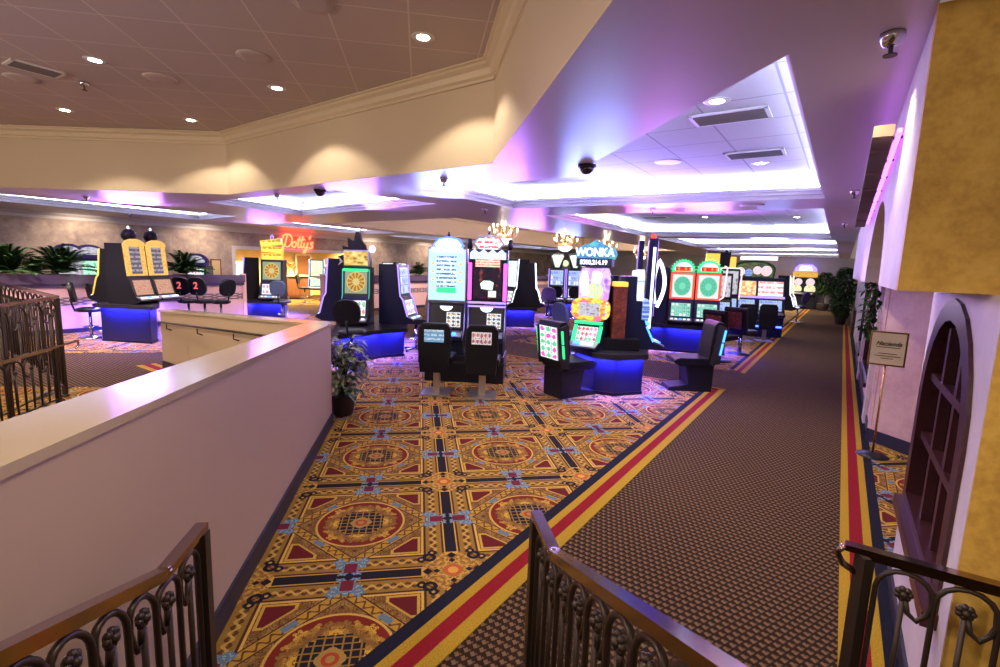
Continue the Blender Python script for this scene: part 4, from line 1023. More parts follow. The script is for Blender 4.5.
def text(name, s, loc, size, m, parent, sx=1., shear=0., rot=(R(90), 0, 0), ext=.004, mtx=None):
    cu = bpy.data.curves.new(name, 'FONT'); cu.body = s; cu.size = size; cu.align_x = 'CENTER'; cu.align_y = 'CENTER'; cu.extrude = ext; cu.shear = shear; cu.offset = size*.02
    tmp = bpy.data.objects.new(name, cu); COL.objects.link(tmp)
    dg = bpy.context.evaluated_depsgraph_get(); me = bpy.data.meshes.new_from_object(tmp.evaluated_get(dg)); me.name = name
    COL.objects.unlink(tmp); bpy.data.objects.remove(tmp); bpy.data.curves.remove(cu)
    me.transform((Matrix.Translation(loc) if mtx is None else mtx) @ Matrix.Rotation(rot[0], 4, 'X') @ Matrix.Diagonal((sx, 1, 1, 1)))
    me.materials.clear(); me.materials.append(m)
    o = bpy.data.objects.new(name, me); COL.objects.link(o); o.parent = parent; return o
b1 = (2.62, 7.16); b2 = (3.36, 7.24); b3 = (2.86, 7.66)
bonus_machine('candy coloured bonus slot machine with a turquoise name sign, facing the green lit chair', b1, rr1, SC['candy'], 0, 'green', SC['bigcandy'], True)
bonus_machine('bonus machine seen side-on with bright blue edge lights, facing the blue lit chair', b2, rr2, SC['blueb'], 0, 'bluebar', SC['crystal'], False)
bonus_machine('bonus machine facing away at the back of the candy coloured island', b3, rr3, SC['candy'], 0, 'violetb', SC['bigcandy'], False)
# tall lit side blades of the island
for loc, rzz, lab, mm, zt in (((3.52, 7.42), R(80), 'tall curved light blade with pale blue loop above the bonus machine', 'whiteb', 2.30),):
    root = thing('blade_sign', lab, 'lit sign', (loc[0], loc[1], 0), rzz)
    mb = MB(); mb.box(-.04, .04, -.20, -.06, .62, 2.34, .01); cl = mb.build('column', M['navy'], root)
    mb = MB(); mb.box(-.012, .012, -.215, -.198, 1.1, 2.30); mb.build('edge_light', M['violetb'], cl)
    mb = MB(); mb.box(-.048, -.038, -.17, -.13, .9, 2.2); mb.build('edge_light', M['whiteb'], cl)
    mb = MB(); mb.tube([(0, -.26-.06*math.sin(math.pi*i/12*2)*0-.10*math.sin(math.pi*i/12), 1.25+.75*i/12) for i in range(13)]+[(0, -.24+.06*math.sin(math.pi*i/12), 2.0-.75*i/12) for i in range(1, 12)], .03, 8); mb.build('light_loop', M['whiteb'], root)
    mb = MB(); mb.box(-.05, .05, .02, .10, 1.2, 2.30, .01); mb.build('blade', M['navy'], root)
    mb = MB(); mb.ball((0, -.13, 2.37), .04, 8); mb.build('candle_lamp', M['led'], root)
root = thing('side_panel', 'brown perforated side panel standing between the bonus machines', 'cabinet panel', (2.98, 6.98, 0), R(-10))
mb = MB(); mb.box(-.10, .10, -.03, .25, .62, 1.58, .01); mb.build('panel', SC['redchair'], root)
mb = MB(); mb.box(-.10, .10, -.034, .25, 1.58, 1.65, .01); mb.build('cap', M['goldglow'], root)
mb = MB(); mb.box(-.25, .32, -.10, .3, .62, .80, .02); mb.build('housing', M['black'], root)
G_B = 'bonus chairs of the candy island'
chair_pod('bulky black bonus chair with a white symbol panel and green side light', at(568, 394), R(112), G_B, 'green', SC['chairlit'])
chair_pod('bulky black bonus chair with a blue side light, right of the candy machine', (4.20, 6.98), rr2+math.pi, G_B, 'bluebar')
chair_round('slate blue padded chair behind the candy coloured machine', at(569, 366), rr1+R(150), 'chairs behind the candy island', 'slate', 'disc')

# --- green festive twins with the dark machines behind them
gt = at(690, 352); gr = R(-27)
gl = [fr(gt, gr, k, .3) for k in (-.28, .28)]
stand('machine_stand', 'blue lit stand between the bonus island and the green festive machines', [fr(gt, gr, -1.35, -.05), fr(gt, gr, -.62, -.15), fr(gt, gr, .7, -.15), fr(gt, gr, .7, .95), fr(gt, gr, -1.2, .95)], .62)
for k, lab in ((0, 'left of the two green crowned festive slot machines with red number windows'), (1, 'right of the two green crowned festive slot machines, with a pink light outline')):
    o = slot('slot_machine', lab, gl[k], gr, 'green crowned festive machines', upper=SC['bingo'], lower=SC['reelm'], top='sun', edge=None, frame=M['redframe'], H=1.20, W_=.54)
    if k:
        mb = MB(); mb.tube([(.335, -.10, 1.28), (.36, -.12, 1.9), (.36, -.12, 1.95), (.30, -.12, 1.98)], .016, 6); mb.tube([(.335, -.10, 1.28), (.25, -.14, 1.22)], .016, 6); mb.build('outline_light', M['pinkb'], o)
for k, (dx_, dy_) in enumerate(((-.95, .35), (-.90, 1.0))):
    slot('slot_machine', ('dark blue slot machine turned side-on, left of the green crowned machines', 'dark slot machine behind the side-on blue one near the green crowned pair')[k], fr(gt, gr, dx_, dy_), gr+R(-90), 'dark machines by the festive pair', upper=SC['panel'], lower=SC['white'], edge='violetb', H=1.30, W_=.64, D=.7)
slot('slot_machine', 'dark slot machine half hidden behind the right festive machine', at(715, 345), R(-20), 'dark machines by the festive pair', upper=SC['greyart'], lower=SC['panel'], edge=None, H=1.2, W_=.5, cab='black')
G_R = 'brocade chairs before the festive pair'
chair_brocade('dark chair with a red brown brocade back, left of two', at(719, 361), gr+R(142), G_R)
chair_brocade('dark chair with a red brown brocade back, right of two', at(739, 354), gr+R(142), G_R)
# --- amber lantern sign and outlined screen machine behind
lt = at(734, 336)+Vector((-.12, .3, 0)); lr = R(-25)
o = slot('slot_machine', 'narrow machine with a pink-white outlined portrait screen', lt, lr, None, upper=SC['greyart'], lower=SC['panel'], cab='black', W_=.52, H=1.35, z0=.6)
for s in (-1, 1):
    mb = MB(); mb.tube([(s*.27, -.12, 1.06), (s*.29, -.16, 1.3), (s*.29, -.14, 1.92), (s*.22, -.13, 1.97), (0, -.13, 1.97)], .018, 6); mb.build('outline_light', M['pinkb'], o)
root = thing('lantern_sign', 'amber lit box sign with dark ornament above the outlined machine', 'sign', (lt.x-.42, lt.y+.25, 0), lr)
mb = MB(); mb.box(-.04, .04, -.04, .04, 0, 1.92); mb.build('pole', M['black'], root)
mb = MB(); mb.box(-.20, .16, -.14, .14, 1.90, 2.38, .02); b = mb.build('lantern_box', M['goldglow'], root)
mb = MB(); mb.plate([(-.24, 2.38), (.20, 2.38), (.12, 2.46), (-.16, 2.46)], -.17, .17); mb.build('lantern_roof', M['wood'], b)
mb = MB(); mb.plate([(.17, 1.86), (.44, 1.86), (.46, 2.46), (.39, 2.40), (.33, 2.52), (.28, 2.40), (.18, 2.46)], -.10, .12, .01); mb.build('ornament', M['black'], root)
mb = MB(); mb.box(.46, .62, -.08, .1, 1.98, 2.30, .03); mb.build('side_lamp', M['goldglow'], root)
# --- bench machine: two wide screens with an arched sign
bt = at(754, 337); br = R(-23)
root = thing('bench_slot_machine', 'wide double bench machine with an arched sign of round lamps', 'slot machine', fr(bt, br, 0, .45)+(0,), br)
mb = MB(); mb.prism([(.40, 0), (.40, 1.72), (-.18, 1.72), (-.26, 1.18), (-.34, 1.10), (-.40, .74), (-.52, .70), (-.52, .62), (-.40, .58), (-.36, 0)], -.74, .74, .01); mb.build('cabinet', M['navy'], root)
for s in (-1, 1):
    mb = MB(); mb.prism([(-.275, 1.20), (-.205, 1.62), (-.18, 1.62), (-.25, 1.20)], s*.36-.33, s*.36+.33); mb.build('upper_screen', SC['bench'] if s < 0 else SC['benchb'], root)
    mb = MB(); mb.prism([(-.418, .78), (-.352, 1.08), (-.33, 1.08), (-.40, .78)], s*.36-.30, s*.36+.30); mb.build('lower_screen', SC['panel'], root)
    mb = MB(); mb.prism([(-.40, .745), (-.535, .70), (-.535, .67), (-.40, .71)], s*.36-.33, s*.36+.33); mb.build('button_deck', M['silver'], root)
mb = MB(); mb.box(-.74, .74, -.31, -.20, 1.10, 1.19, .01); mb.build('light_bar', M['violetb'], root)
mb = MB(); mb.box(-.70, .70, -.44, -.38, .30, .34); mb.build('floor_light', M['bluedeep'], root)
ap = [(-.66, 1.72), (.46, 1.72)]+[(-.10+.58*math.cos(math.pi*i/16), 1.98+.24*math.sin(math.pi*i/16)) for i in range(17)]
mb = MB(); mb.plate(ap, -.10, .10, .012); t = mb.build('arched_sign', M['leafd'], root)
mb = MB(); mb.plate([(-.60, 1.74), (.40, 1.74)]+[(-.10+.52*math.cos(math.pi*i/16), 1.96+.20*math.sin(math.pi*i/16)) for i in range(17)], -.115, -.098); mb.build('sign_face', screen('garden_sign_art', .8, 'art', (.05,.09,.04), (.35,.42,.12), (.07,.13,.07), (.6,.55,.3), nx=6), t)
for x, z, rr_, mm in ((-.48, 1.88, .13, 'pinkd'), (-.02, 1.93, .12, 'pinkd'), (.22, 1.92, .15, 'pinkd'), (-.25, 1.86, .11, 'blueb')):
    mb = MB(); mb.lathe([(rr_*.8, -.04), (rr_, 0), (rr_*.8, .04)], (0, 0, 0), 18); mb.xf(Matrix.Translation((x, -.14, z)) @ Matrix.Rotation(R(90), 4, 'X')); mb.build('round_lamp', SC[mm], t)
G_D = 'black chairs before the bench machine'
for k, u in enumerate((743, 763)):
    chair_screen(('black chair before the wide bench machine, nearer the outlined screen', 'black chair before the wide bench machine, nearer the corridor')[k], at(u, 341), br+math.pi, G_D, M['leather'])
# --- violet machine further down the corridor
o = slot('slot_machine', 'slot machine with white disc lights side-on beyond the wide bench machine', at(784, 323), R(40), None, upper=SC['disc'], lower=SC['white'], cab='black', edge='whiteb', z0=.5, H=1.3)
chair_round('purple chair beside the side-on machine far down the corridor', at(796, 322), R(200), None, 'purplefab', 'disc')
# --- machine against the far wall
fm = Vector(W(31.9, -1.75)); fz = -TH
root = thing('slot_machine', 'dark machine with four round lamps and an orange sign at the far wall', 'slot machine', (fm.x, fm.y, 0), fz)
mb = MB(); mb.prism([(.35, 0), (.35, 1.70), (-.10, 1.70), (-.20, 1.0), (-.45, .85), (-.45, .75), (-.35, .7), (-.35, 0)], -.62, .62, .01); mb.build('cabinet', M['black'], root)
mb = MB(); mb.box(-.58, .58, -.30, .05, 1.72, 2.02, .02); mb.build('marquee', SC['orange'], root)
mb = MB(); mb.plate([(-.52, 2.04), (.52, 2.04), (.52, 2.20), (.30, 2.42), (-.30, 2.42), (-.52, 2.20)], -.15, .05, .01); t = mb.build('topper', M['violetb'], root)
mb = MB(); mb.plate([(-.34, 2.08), (.34, 2.08), (.24, 2.34), (-.24, 2.34)], -.17, -.148); mb.build('topper_face', SC['tri'], t)
for x, z, rr_, mm in ((-.28, 1.46, .19, 'pinkd'), (.28, 1.46, .21, 'pinkd'), (-.33, 1.06, .25, 'disc'), (.30, 1.06, .27, 'disc')):
    mb = MB(); mb.lathe([(rr_*.85, -.04), (rr_, 0), (rr_*.85, .04)], (0, 0, 0), 20); mb.xf(Matrix.Translation((x, -.25 if z < 1.2 else -.18, z)) @ Matrix.Rotation(R(90), 4, 'X')); mb.build('round_lamp', SC[mm], root)
mb = MB(); mb.prism([(-.30, .92), (-.50, .84), (-.50, .80), (-.30, .86)], -.45, .45); mb.build('button_deck', M['silver'], root)

# --- back island behind the centre pair
bi = at(520, 327)
stand('machine_stand', 'blue lit stand behind the magenta barred machine', [(bi.x-.48, bi.y), (bi.x+.42, bi.y-.05), (bi.x+.5, bi.y+.9), (bi.x-.4, bi.y+1.0)], .58)
slot('slot_machine', 'slot machine with a white lit edge, side-on behind the centre pair', (bi.x-.16, bi.y+.35), R(-62), 'back to back machines behind the centre pair', upper=SC['crystal'], lower=SC['white'], edge='whiteb', z0=.58, H=1.45, cab='black', D=.66)
slot('slot_machine', 'dark slot machine showing its back edge, right of the white edged one', (bi.x+.40, bi.y+.40), R(75), 'back to back machines behind the centre pair', upper=SC['panel'], lower=SC['white'], edge='whiteb', z0=.58, H=1.35, cab='black')
chair_round('purple lit low chair between the dark machine and the lime topped pair', at(548, 325), R(160), None, 'purplefab', 'disc')
# --- narrow pair with lime toppers
nt = at(564, 317); nr = R(-14)
nl = [fr(nt, nr, k, .3) for k in (-.33, .33)]
for k in (0, 1):
    slot('slot_machine', ('left of the two narrow machines with lime wedge toppers', 'right of the two narrow machines with lime wedge toppers')[k], nl[k], nr, 'lime topped narrow machines', upper=SC['panel'], lower=SC['white'], top='tri', edge='violetb', z0=.55, H=1.22, W_=.58)
stand('machine_stand', 'dark stand under the two lime topped narrow machines', [fr(nt, nr, -.68, 0), fr(nt, nr, .68, 0), fr(nt, nr, .68, .7), fr(nt, nr, -.68, .7)], .55)
for k in (0, 1):
    chair_round(('round backed chair before the left lime topped machine', 'round backed chair before the right lime topped machine')[k], fr(nt, nr, (-.36, .30)[k], -.45), nr+math.pi, 'chairs before the lime topped pair', 'leather', 'disc', seat=.60)

# --- flame topped island left of the centre
ft = at(366, 354); 
stand('machine_stand', 'blue lit stand under the black flame topped machine', [at(334, 362), at(340, 366), at(381, 358), at(404, 356), at(404, 340), at(348, 338)], .56)
fl = (ft.x-.20, ft.y+.38)
slot('slot_machine', 'slot machine with a golden wheel screen and black flame topper', fl, R(-6), 'machines of the flame topped island', upper=SC['wheely'], lower=SC['white'], top='flame', edge=None, z0=.56, H=1.14, W_=.54)
_o = [o for o in COL.objects if o.get('label', '').startswith('slot machine with a golden wheel')][0]
mb = MB(); mb.box(-.24, .24, -.17, -.10, 1.62, 1.67, .006); mb.build('green_bar', M['green'], _o)
for sx in (-.262, .262):
    mb = MB(); mb.tube([(sx, -.205, 1.08), (sx, -.15, 1.16), (sx, -.115, 1.66)], .010, 6); mb.build('edge_light', M['teal'], _o)
slot('slot_machine', 'dark slot machine turned right, beside the flame topped one', (fl[0]+.80, fl[1]+.30), R(72), 'machines of the flame topped island', upper=SC['panel'], lower=SC['white'], edge='violetb', z0=.56, H=1.22, W_=.62)
slot('slot_machine', 'dark slot machine turned left, half hidden behind the flame topped one', (fl[0]-.42, fl[1]+.60), R(-115), 'machines of the flame topped island', upper=SC['panel'], lower=SC['white'], edge='violetb', z0=.56, H=1.3)
chair_round('black round backed stool with star base before the flame topped machine', at(352, 366), R(172), 'round backed black stools', 'leather', 'star', seat=.60)
chair_round('black stool with star base just left of the centre pair', at(416, 350), R(-80), 'round backed black stools', 'leather', 'star')

# --- golden twins on the left
gp = [at(103, 341), at(152, 344), at(158, 341), at(158, 328), at(104, 330)]
stand('machine_stand', 'blue lit stand under the two golden arch machines, left', gp, .78)
gr2 = R(76); gc = at(137, 341)+Vector((0, .46, 0))
for k, (dx_, lab) in enumerate(((-.29, 'nearer golden arch slot machine with a black ball on top'), (.29, 'farther golden arch slot machine with a black ball on top'))):
    slot('slot_machine', lab, fr((gc.x, gc.y), gr2, dx_, .05), gr2, 'golden arch machines', upper=SC['goldin'], lower=SC['redp'], top='ball', z0=.78, H=1.24, W_=.56, D=.60, frame=SC['gold'], cab='black', uw=.46)
slot('slot_machine', 'narrow machine with an amber edge behind the golden arch pair', fr((gc.x, gc.y), gr2, -.12, .60), gr2+math.pi, None, upper=SC['panel'], lower=SC['white'], edge='goldglow', z0=.78, H=1.12, W_=.42, D=.36, cab='black')
chair_round('black stool left of the golden arch machines, nearer of two', at(92, 338), R(115), 'round backed black stools', 'leather', 'disc')
chair_round('black stool behind the golden arch stand, near the pink partition', at(101, 330), R(150), 'round backed black stools', 'leather', 'disc')
# --- emblem stools in the middle left
for k, u in enumerate((190, 206)):
    o = chair_round(('black stool with a red emblem on its back, left of two', 'black stool with a red emblem on its back, right of two')[k], at(u, 330), R(170), 'emblem backed stools', 'leather', 'disc', seat=.72)
    text('emblem', '2', (0, .318, 1.10), .22, M['led'] if False else mat('pink_emblem', (.5,.08,.08), .5, emit=(.8,.15,.15), es=.6), o, rot=(R(90), 0, 0))
    for ch in o.children:
        if ch.name.startswith('emblem'): ch.data.transform(Matrix.Rotation(R(180), 4, 'Z') @ Matrix.Translation((0, -.636, 0)))
chair_round('black stool with tilted back before the mid left partition', at(222, 327), R(-120), 'round backed black stools', 'leather', 'disc', seat=.66)
# --- yellow tiered machine and its dark neighbour
mp = at(247, 318)
stand('machine_stand', 'blue lit stand under the yellow tiered machine', [at(231, 319), at(258, 320), at(285, 321), at(288, 312), at(234, 310)], .56)
yt = at(271, 320)
slot('slot_machine', 'slot machine with a tilted three tier yellow sign', (yt.x, yt.y+.35), R(-2), 'machines of the yellow tiered island', upper=SC['wheely'], lower=SC['white'], top='stack', z0=.56, H=1.20, W_=.62)
slot('slot_machine', 'dark slot machine side-on left of the yellow tiered one', (mp.x-.10, mp.y+.5), R(-70), 'machines of the yellow tiered island', upper=SC['panel'], lower=SC['white'], z0=.56, H=1.25, W_=.62, cab='black', edge='violetb')
chair_round('navy round backed stool before the yellow tiered machine', at(283, 323), R(172), 'round backed black stools', 'slate', 'disc', seat=.62)
# --- teal machine by the restaurant
tt = at(318, 300)
slot('slot_machine', 'slim teal slot machine by the restaurant opening', (tt.x, tt.y), R(-4), None, upper=SC['teal'], lower=SC['greenart'], z0=.45, H=1.35, W_=.62, edge='bluebar')
chair_round('black chair left of the slim teal machine', at(305, 303), R(90), 'round backed black stools', 'leather', 'disc')
# ================================================================== PARTITION WITH PLANTERS
QP = -14.1
M['lattice'] = mat('lattice_tile', (.4,.3,.28), .4); _t = NT(M['lattice']); _x, _y, _z = _t.coord()
_c = (_x*CX+_y*CY)*9; _zz = _z*14
_l = ((_c.sin()*.5+.5-_zz.fract()).abs() < .22) | (((_c+3.14).sin()*.5+.5-_zz.fract()).abs() < .22)
_t.base(_t.mix(_l, (.52,.40,.38), (.16,.10,.11)))
def partition(label, c0, c1, box=True):
    root = thing('planter_partition', label, 'partition', W((c0+c1)/2, QP), 0, 'low partitions before the restaurant'); inv = Matrix.Translation(-root.location)
    def part(nm, a, b, q0, th, z0, z1, m):
        mb = MB(); slabwall(mb, W(a, q0), W(b, q0), th, z0, z1); mb.xf(inv); mb.build(nm, m, root)
    part('panel', c0, c1, QP, .10, 0, 1.10, M['partition'])
    part('tile_band', c0, c1, QP+.006, .005, .62, .80, M['lattice'])
    part('baseboard', c0, c1, QP+.012, .012, 0, .10, M['navybase'])
    if box: part('planter_box', c0+.02, c1-.02, QP+.12, .06, 1.10, 1.31, M['planter']); part('planter_back', c0+.02, c1-.02, QP+.06, .30, 1.02, 1.29, M['planter'])
    for c in (c0, c1): part('end_post', c-.05, c+.05, QP+.03, .18, 0, 1.34, M['partition'])
    return root
partition('pink partition with a dark glossy planter box, far left', 0.2, 4.25)
partition('pink partition with a glossy planter box behind the emblem stools', 5.0, 7.35)
partition('pink partition with a lattice band right of the flame topped machine', 12.0, 16.2)
partition('far pink partition behind the lime topped machines', 21.2, 25.2)
for k, c in enumerate((10.15, 10.62)):
    root = thing('lattice_pillar', ('white pillar with a lattice band, left of the pair by the restaurant', 'white pillar with a lattice band, right of the pair by the restaurant')[k], 'pillar', W(c, QP), -TH+R(90), 'lattice pillars')
    mb = MB(); mb.box(-.19, .19, -.15, .15, 0, 1.30, .01); mb.build('shaft', M['partition'], root)
    mb = MB(); mb.box(-.195, .195, -.157, -.149, .58, .86); mb.build('tile_band', M['lattice'], root)
    mb = MB(); mb.box(-.21, .21, -.17, .17, 1.30, 1.34, .008); mb.lathe([(.10, 1.34), (.11, 1.40), (.06, 1.46), (.14, 1.56), (.10, 1.64), (.01, 1.66)], (0, 0, 0), 12); mb.build('cap', M['white'], root)
# ================================================================== PLANTS
def leaf(mb, p, d, up, L, w, bend=.3):
    d = d.normalized(); s = d.cross(up); s = s.normalized() if s.length > 1e-4 else Vector((1, 0, 0)); u = s.cross(d)
    a = p; m = p+d*(L*.5)+u*(bend*L*.12); e = p+d*L-u*(bend*L*.30)
    v = [mb._v(a), mb._v(m+s*w), mb._v(e), mb._v(m-s*w), mb._v(m-u*(w*.25))]
    mb.bm.faces.new((v[0], v[1], v[4])); mb.bm.faces.new((v[1], v[2], v[4])); mb.bm.faces.new((v[2], v[3], v[4])); mb.bm.faces.new((v[3], v[0], v[4]))
def fern(label, loc, size, seed, group='ferns on the partitions', n=44):
    rnd = random.Random(seed); root = thing('fern', label, 'plant', loc, 0, group)
    mb = MB()
    for i in range(n):
        az = rnd.uniform(0, 2*math.pi); el = rnd.uniform(.35, 1.5); L = size*rnd.uniform(.7, 1.1); pts = []
        for k in range(9):
            t = k/8; r_ = L*t*math.cos(el)*1.0; z = L*(t*math.sin(el)*1.1-.40*t*t)+.02
            pts.append(Vector((r_*math.cos(az), r_*math.sin(az), z)))
        for a, b in zip(pts, pts[1:]):
            d = (b-a).normalized(); sd = d.cross(Vector((0, 0, 1))).normalized()
            for s in (-1, 1):
                for o in (0, .5): leaf(mb, a.lerp(b, o), (sd*s+d*.5), Vector((0, 0, 1)), size*.24*(1.1-abs((a-pts[0]).length/L-.4)), size*.042, .4)
    mb.build('fronds', M['leafd'], root)
    mb = MB(); mb.lathe([(.13*size*2, -.16*size*2), (.17*size*2, -.02), (.15*size*2, .0)], (0, 0, 0), 12); mb.build('crown', M['soil'], root)
    return root
for u, v, s, lab, sd in ((8, 270, .80, 'large dark fern on the partition at the far left edge', 1), (36, 274, .45, 'small fern between the two large ferns, far left', 2), (62, 272, .86, 'widest bushy fern on the far left partition', 3),
                         (184, 275, .80, 'dark fern left of the dome topped machine', 4), (396, 276, .62, 'fern above the side-on machine by the flame topped island', 5), (419, 274, .66, 'fern just left of the pale blue framed machine', 6)):
    p = at_q(u, v+4, QP-.16); fern(lab, (p.x, p.y, 1.31), s, sd)
p = at_q(521, 277, QP-.1); fern('fern behind the dark side-on machine, beside the amber wall lights', (p.x, p.y, 1.33), .85, 9)
p = at_q(352, 270, -15.6); fern('leafy fern right of the slim teal machine', (p.x, p.y, 1.3), .6, 10)
mb = MB()
# potted variegated plant at the end of the half wall
pp = at(342, 417)+Vector((0, .1, 0)); root = thing('potted_plant', 'variegated leafy plant in a dark pot at the end of the half wall', 'plant', pp)
mb = MB(); mb.lathe([(.10, 0), (.125, .05), (.145, .22), (.15, .26), (.13, .262), (.12, .22)], (0, 0, 0), 18); mb.build('pot', M['pot'], root)
mb = MB(); mb.lathe([(.005, .23), (.125, .235)], (0, 0, 0), 14); mb.build('soil', M['soil'], root)
rnd = random.Random(5); mb = MB(); ms = MB()
for i in range(170):
    az = rnd.uniform(0, 6.283); rr_ = rnd.uniform(.02, .19); z = .30+rnd.uniform(0, .60); rr_ *= 1.15-abs(z-.55)*.8
    p = Vector((rr_*math.cos(az), rr_*math.sin(az), z)); d = Vector((math.cos(az+rnd.uniform(-.6, .6)), math.sin(az+rnd.uniform(-.6, .6)), rnd.uniform(-.5, .7)))
    leaf(mb, p, d, Vector((0, 0, 1)), rnd.uniform(.16, .26), rnd.uniform(.034, .052), 1.)
    if i % 4 == 0: ms.tube([(0, 0, .23), (p.x*.4, p.y*.4, .23+(z-.23)*.6), p], .005, 4)
mb.build('foliage', M['leafv'], root); ms.build('stems', M['leafd'], root)
def ficus(label, loc, h, crown, seed, n=700, low=.35, potr=.22):
    rnd = random.Random(seed); root = thing('ficus_tree', label, 'tree', loc, 0, 'potted ficus trees')
    mb = MB(); mb.lathe([(potr*.7, 0), (potr*.8, .05), (potr, .34), (potr*.97, .38), (potr*.8, .36)], (0, 0, 0), 18); mb.build('pot', M['pot'], root)
    mb = MB(); mb.tube([(0, 0, .3), (.02, .01, h*.4), (-.01, 0, h*.75)], [.03, .025, .012], 8)
    for k in range(9):
        a = rnd.uniform(0, 6.28); z = h*rnd.uniform(.45, .72); mb.tube([(0, 0, z), (.3*crown*math.cos(a), .3*crown*math.sin(a), z+.15), (.7*crown*math.cos(a), .7*crown*math.sin(a), z+.30)], [.012, .009, .004], 5)
    mb.build('trunk', M['bark'], root); mb = MB()
    for i in range(n):
        t = rnd.random(); z = h*(low+(1-low)*t); env = crown*(math.sin(math.pi*min(max(.12+.85*t, 0), 1))**.6); az = rnd.uniform(0, 6.283); r_ = env*math.sqrt(rnd.uniform(.15, 1))
        leaf(mb, Vector((r_*math.cos(az), r_*math.sin(az), z)), Vector((math.cos(az), math.sin(az), rnd.uniform(-.9, .5))), Vector((0, 0, 1)), rnd.uniform(.15, .24), rnd.uniform(.04, .06), .6)
    mb.build('foliage', M['leafd'], root); return root
ficus('slim ficus tree in a dark pot against the far wall', W(31.2, -.75), 2.0, .40, 21, 700, .45, .30)
ficus('bushy ficus tree at the far end of the striped border', W(23.0, .06), 2.15, .36, 22, 1300, .18)
root = thing('ivy_plant', 'trailing green leaves by the pink wall above the framed sign', 'plant', W(7.35, .30, 1.2), 0)
rnd = random.Random(31); mb = MB(); ms = MB()
for k in range(5):
    a0 = Vector((rnd.uniform(-.16, .16)*CX, rnd.uniform(-.16, .16)*CY, .60)); pts = [a0+Vector((rnd.uniform(-.03, .03), rnd.uniform(-.03, .03), -.16*j)) for j in range(5)]
    ms.tube(pts, .004, 4)
    for j in range(26):
        p = pts[0].lerp(pts[-1], rnd.random()); leaf(mb, p+Vector((rnd.uniform(-.05, .05), rnd.uniform(-.05, .05), 0)), Vector((rnd.uniform(-1, .4), rnd.uniform(-.6, 1), rnd.uniform(-1, .2))), Vector((0, 0, 1)), rnd.uniform(.08, .12), rnd.uniform(.022, .032), .5)
mb.build('leaves', M['leafd'], root); ms.build('vines', M['bark'], root)
# maroon planter wall at the right end
root = thing('planter_wall', 'low maroon planter wall beside the bushy ficus', 'planter', W(20.6, .40), -TH+R(90))
mb = MB(); mb.prism([(-.12, 0), (-.09, .75), (.03, .75), (.03, 0)], -1.5, 1.5, .01); mb.build('body', M['maroon'], root)
mb = MB(); mb.box(-1.52, 1.52, -.12, .035, .75, .79, .008); mb.build('cap', M['maroon'], root)

# ================================================================== RESTAURANT
root = thing('service_counter', 'wooden service counter with flowers inside the yellow restaurant', 'counter', W(12.9, -20.3), -TH+R(90))
mb = MB(); mb.box(-.55, .55, -.30, .30, .08, 1.02, .01); mb.build('body', M['wood'], root)
mb = MB(); mb.box(-.60, .60, -.35, .35, 1.02, 1.07, .008); mb.build('top', M['white'], root)
for s in (-.27, .27):
    mb = MB(); mb.box(s-.24, s+.24, -.315, -.299, .16, .94, .008); mb.build('door', M['wood'], root)
mb = MB(); rnd = random.Random(3); pt = W(12.7, -20.25, 1.07); root = thing('flower_arrangement', 'amber flower arrangement on the wooden service counter', 'flowers', pt)
mb.lathe([(.08, 0), (.12, .1), (.07, .2), (.09, .24)], (0, 0, 0), 12); mb.build('vase', M['white'], root); mb = MB()
for i in range(60): 
    a = rnd.uniform(0, 6.28); p = Vector((rnd.uniform(0, .18)*math.cos(a), rnd.uniform(0, .18)*math.sin(a), rnd.uniform(.22, .5))); leaf(mb, p, Vector((math.cos(a), math.sin(a), rnd.uniform(0, 1))), Vector((0, 0, 1)), .18, .04)
mb.build('blooms', mat('amber_bloom', (.55,.20,.05), .6), root)
root = thing('interior_door', 'brown panelled door at the back of the restaurant', 'door', W(14.35, -21.9), -TH+R(90))
mb = MB(); mb.box(-.36, .36, -.06, .0, 0, 1.95, .008); mb.build('leaf', M['wood'], root)
mb = MB(); mb.box(-.44, -.36, -.08, .0, 0, 2.03); mb.box(.36, .44, -.08, .0, 0, 2.03); mb.box(-.44, .44, -.08, .0, 1.95, 2.03); mb.build('door_frame', M['white'], root)
mb = MB(); mb.ball((.28, -.10, 1.0), .035, 8); mb.build('knob', M['brass'], root)
for z0 in (.2, 1.05):
    mb = MB(); mb.box(-.26, .26, -.072, -.058, z0, z0+.72, .006); mb.build('door_panel', M['wood'], root)
root = thing('display_case', 'white lit display case behind the yellow tiered machine', 'display case', W(9.9, -20.4), -TH+R(90))
mb = MB(); mb.box(-.9, .9, -.35, .35, 0, 1.0, .01); mb.build('body', M['white'], root)
mb = MB(); mb.box(-.88, .88, -.34, .34, 1.0, 1.52, .01); mb.build('glass_case', mat('lit_case_glass', (.6,.75,.8), .1, emit=(.75,.9,1.), es=.6), root)
mb = MB(); mb.box(-.92, .92, -.37, .37, 1.52, 1.60, .01); mb.build('top', M['white'], root)
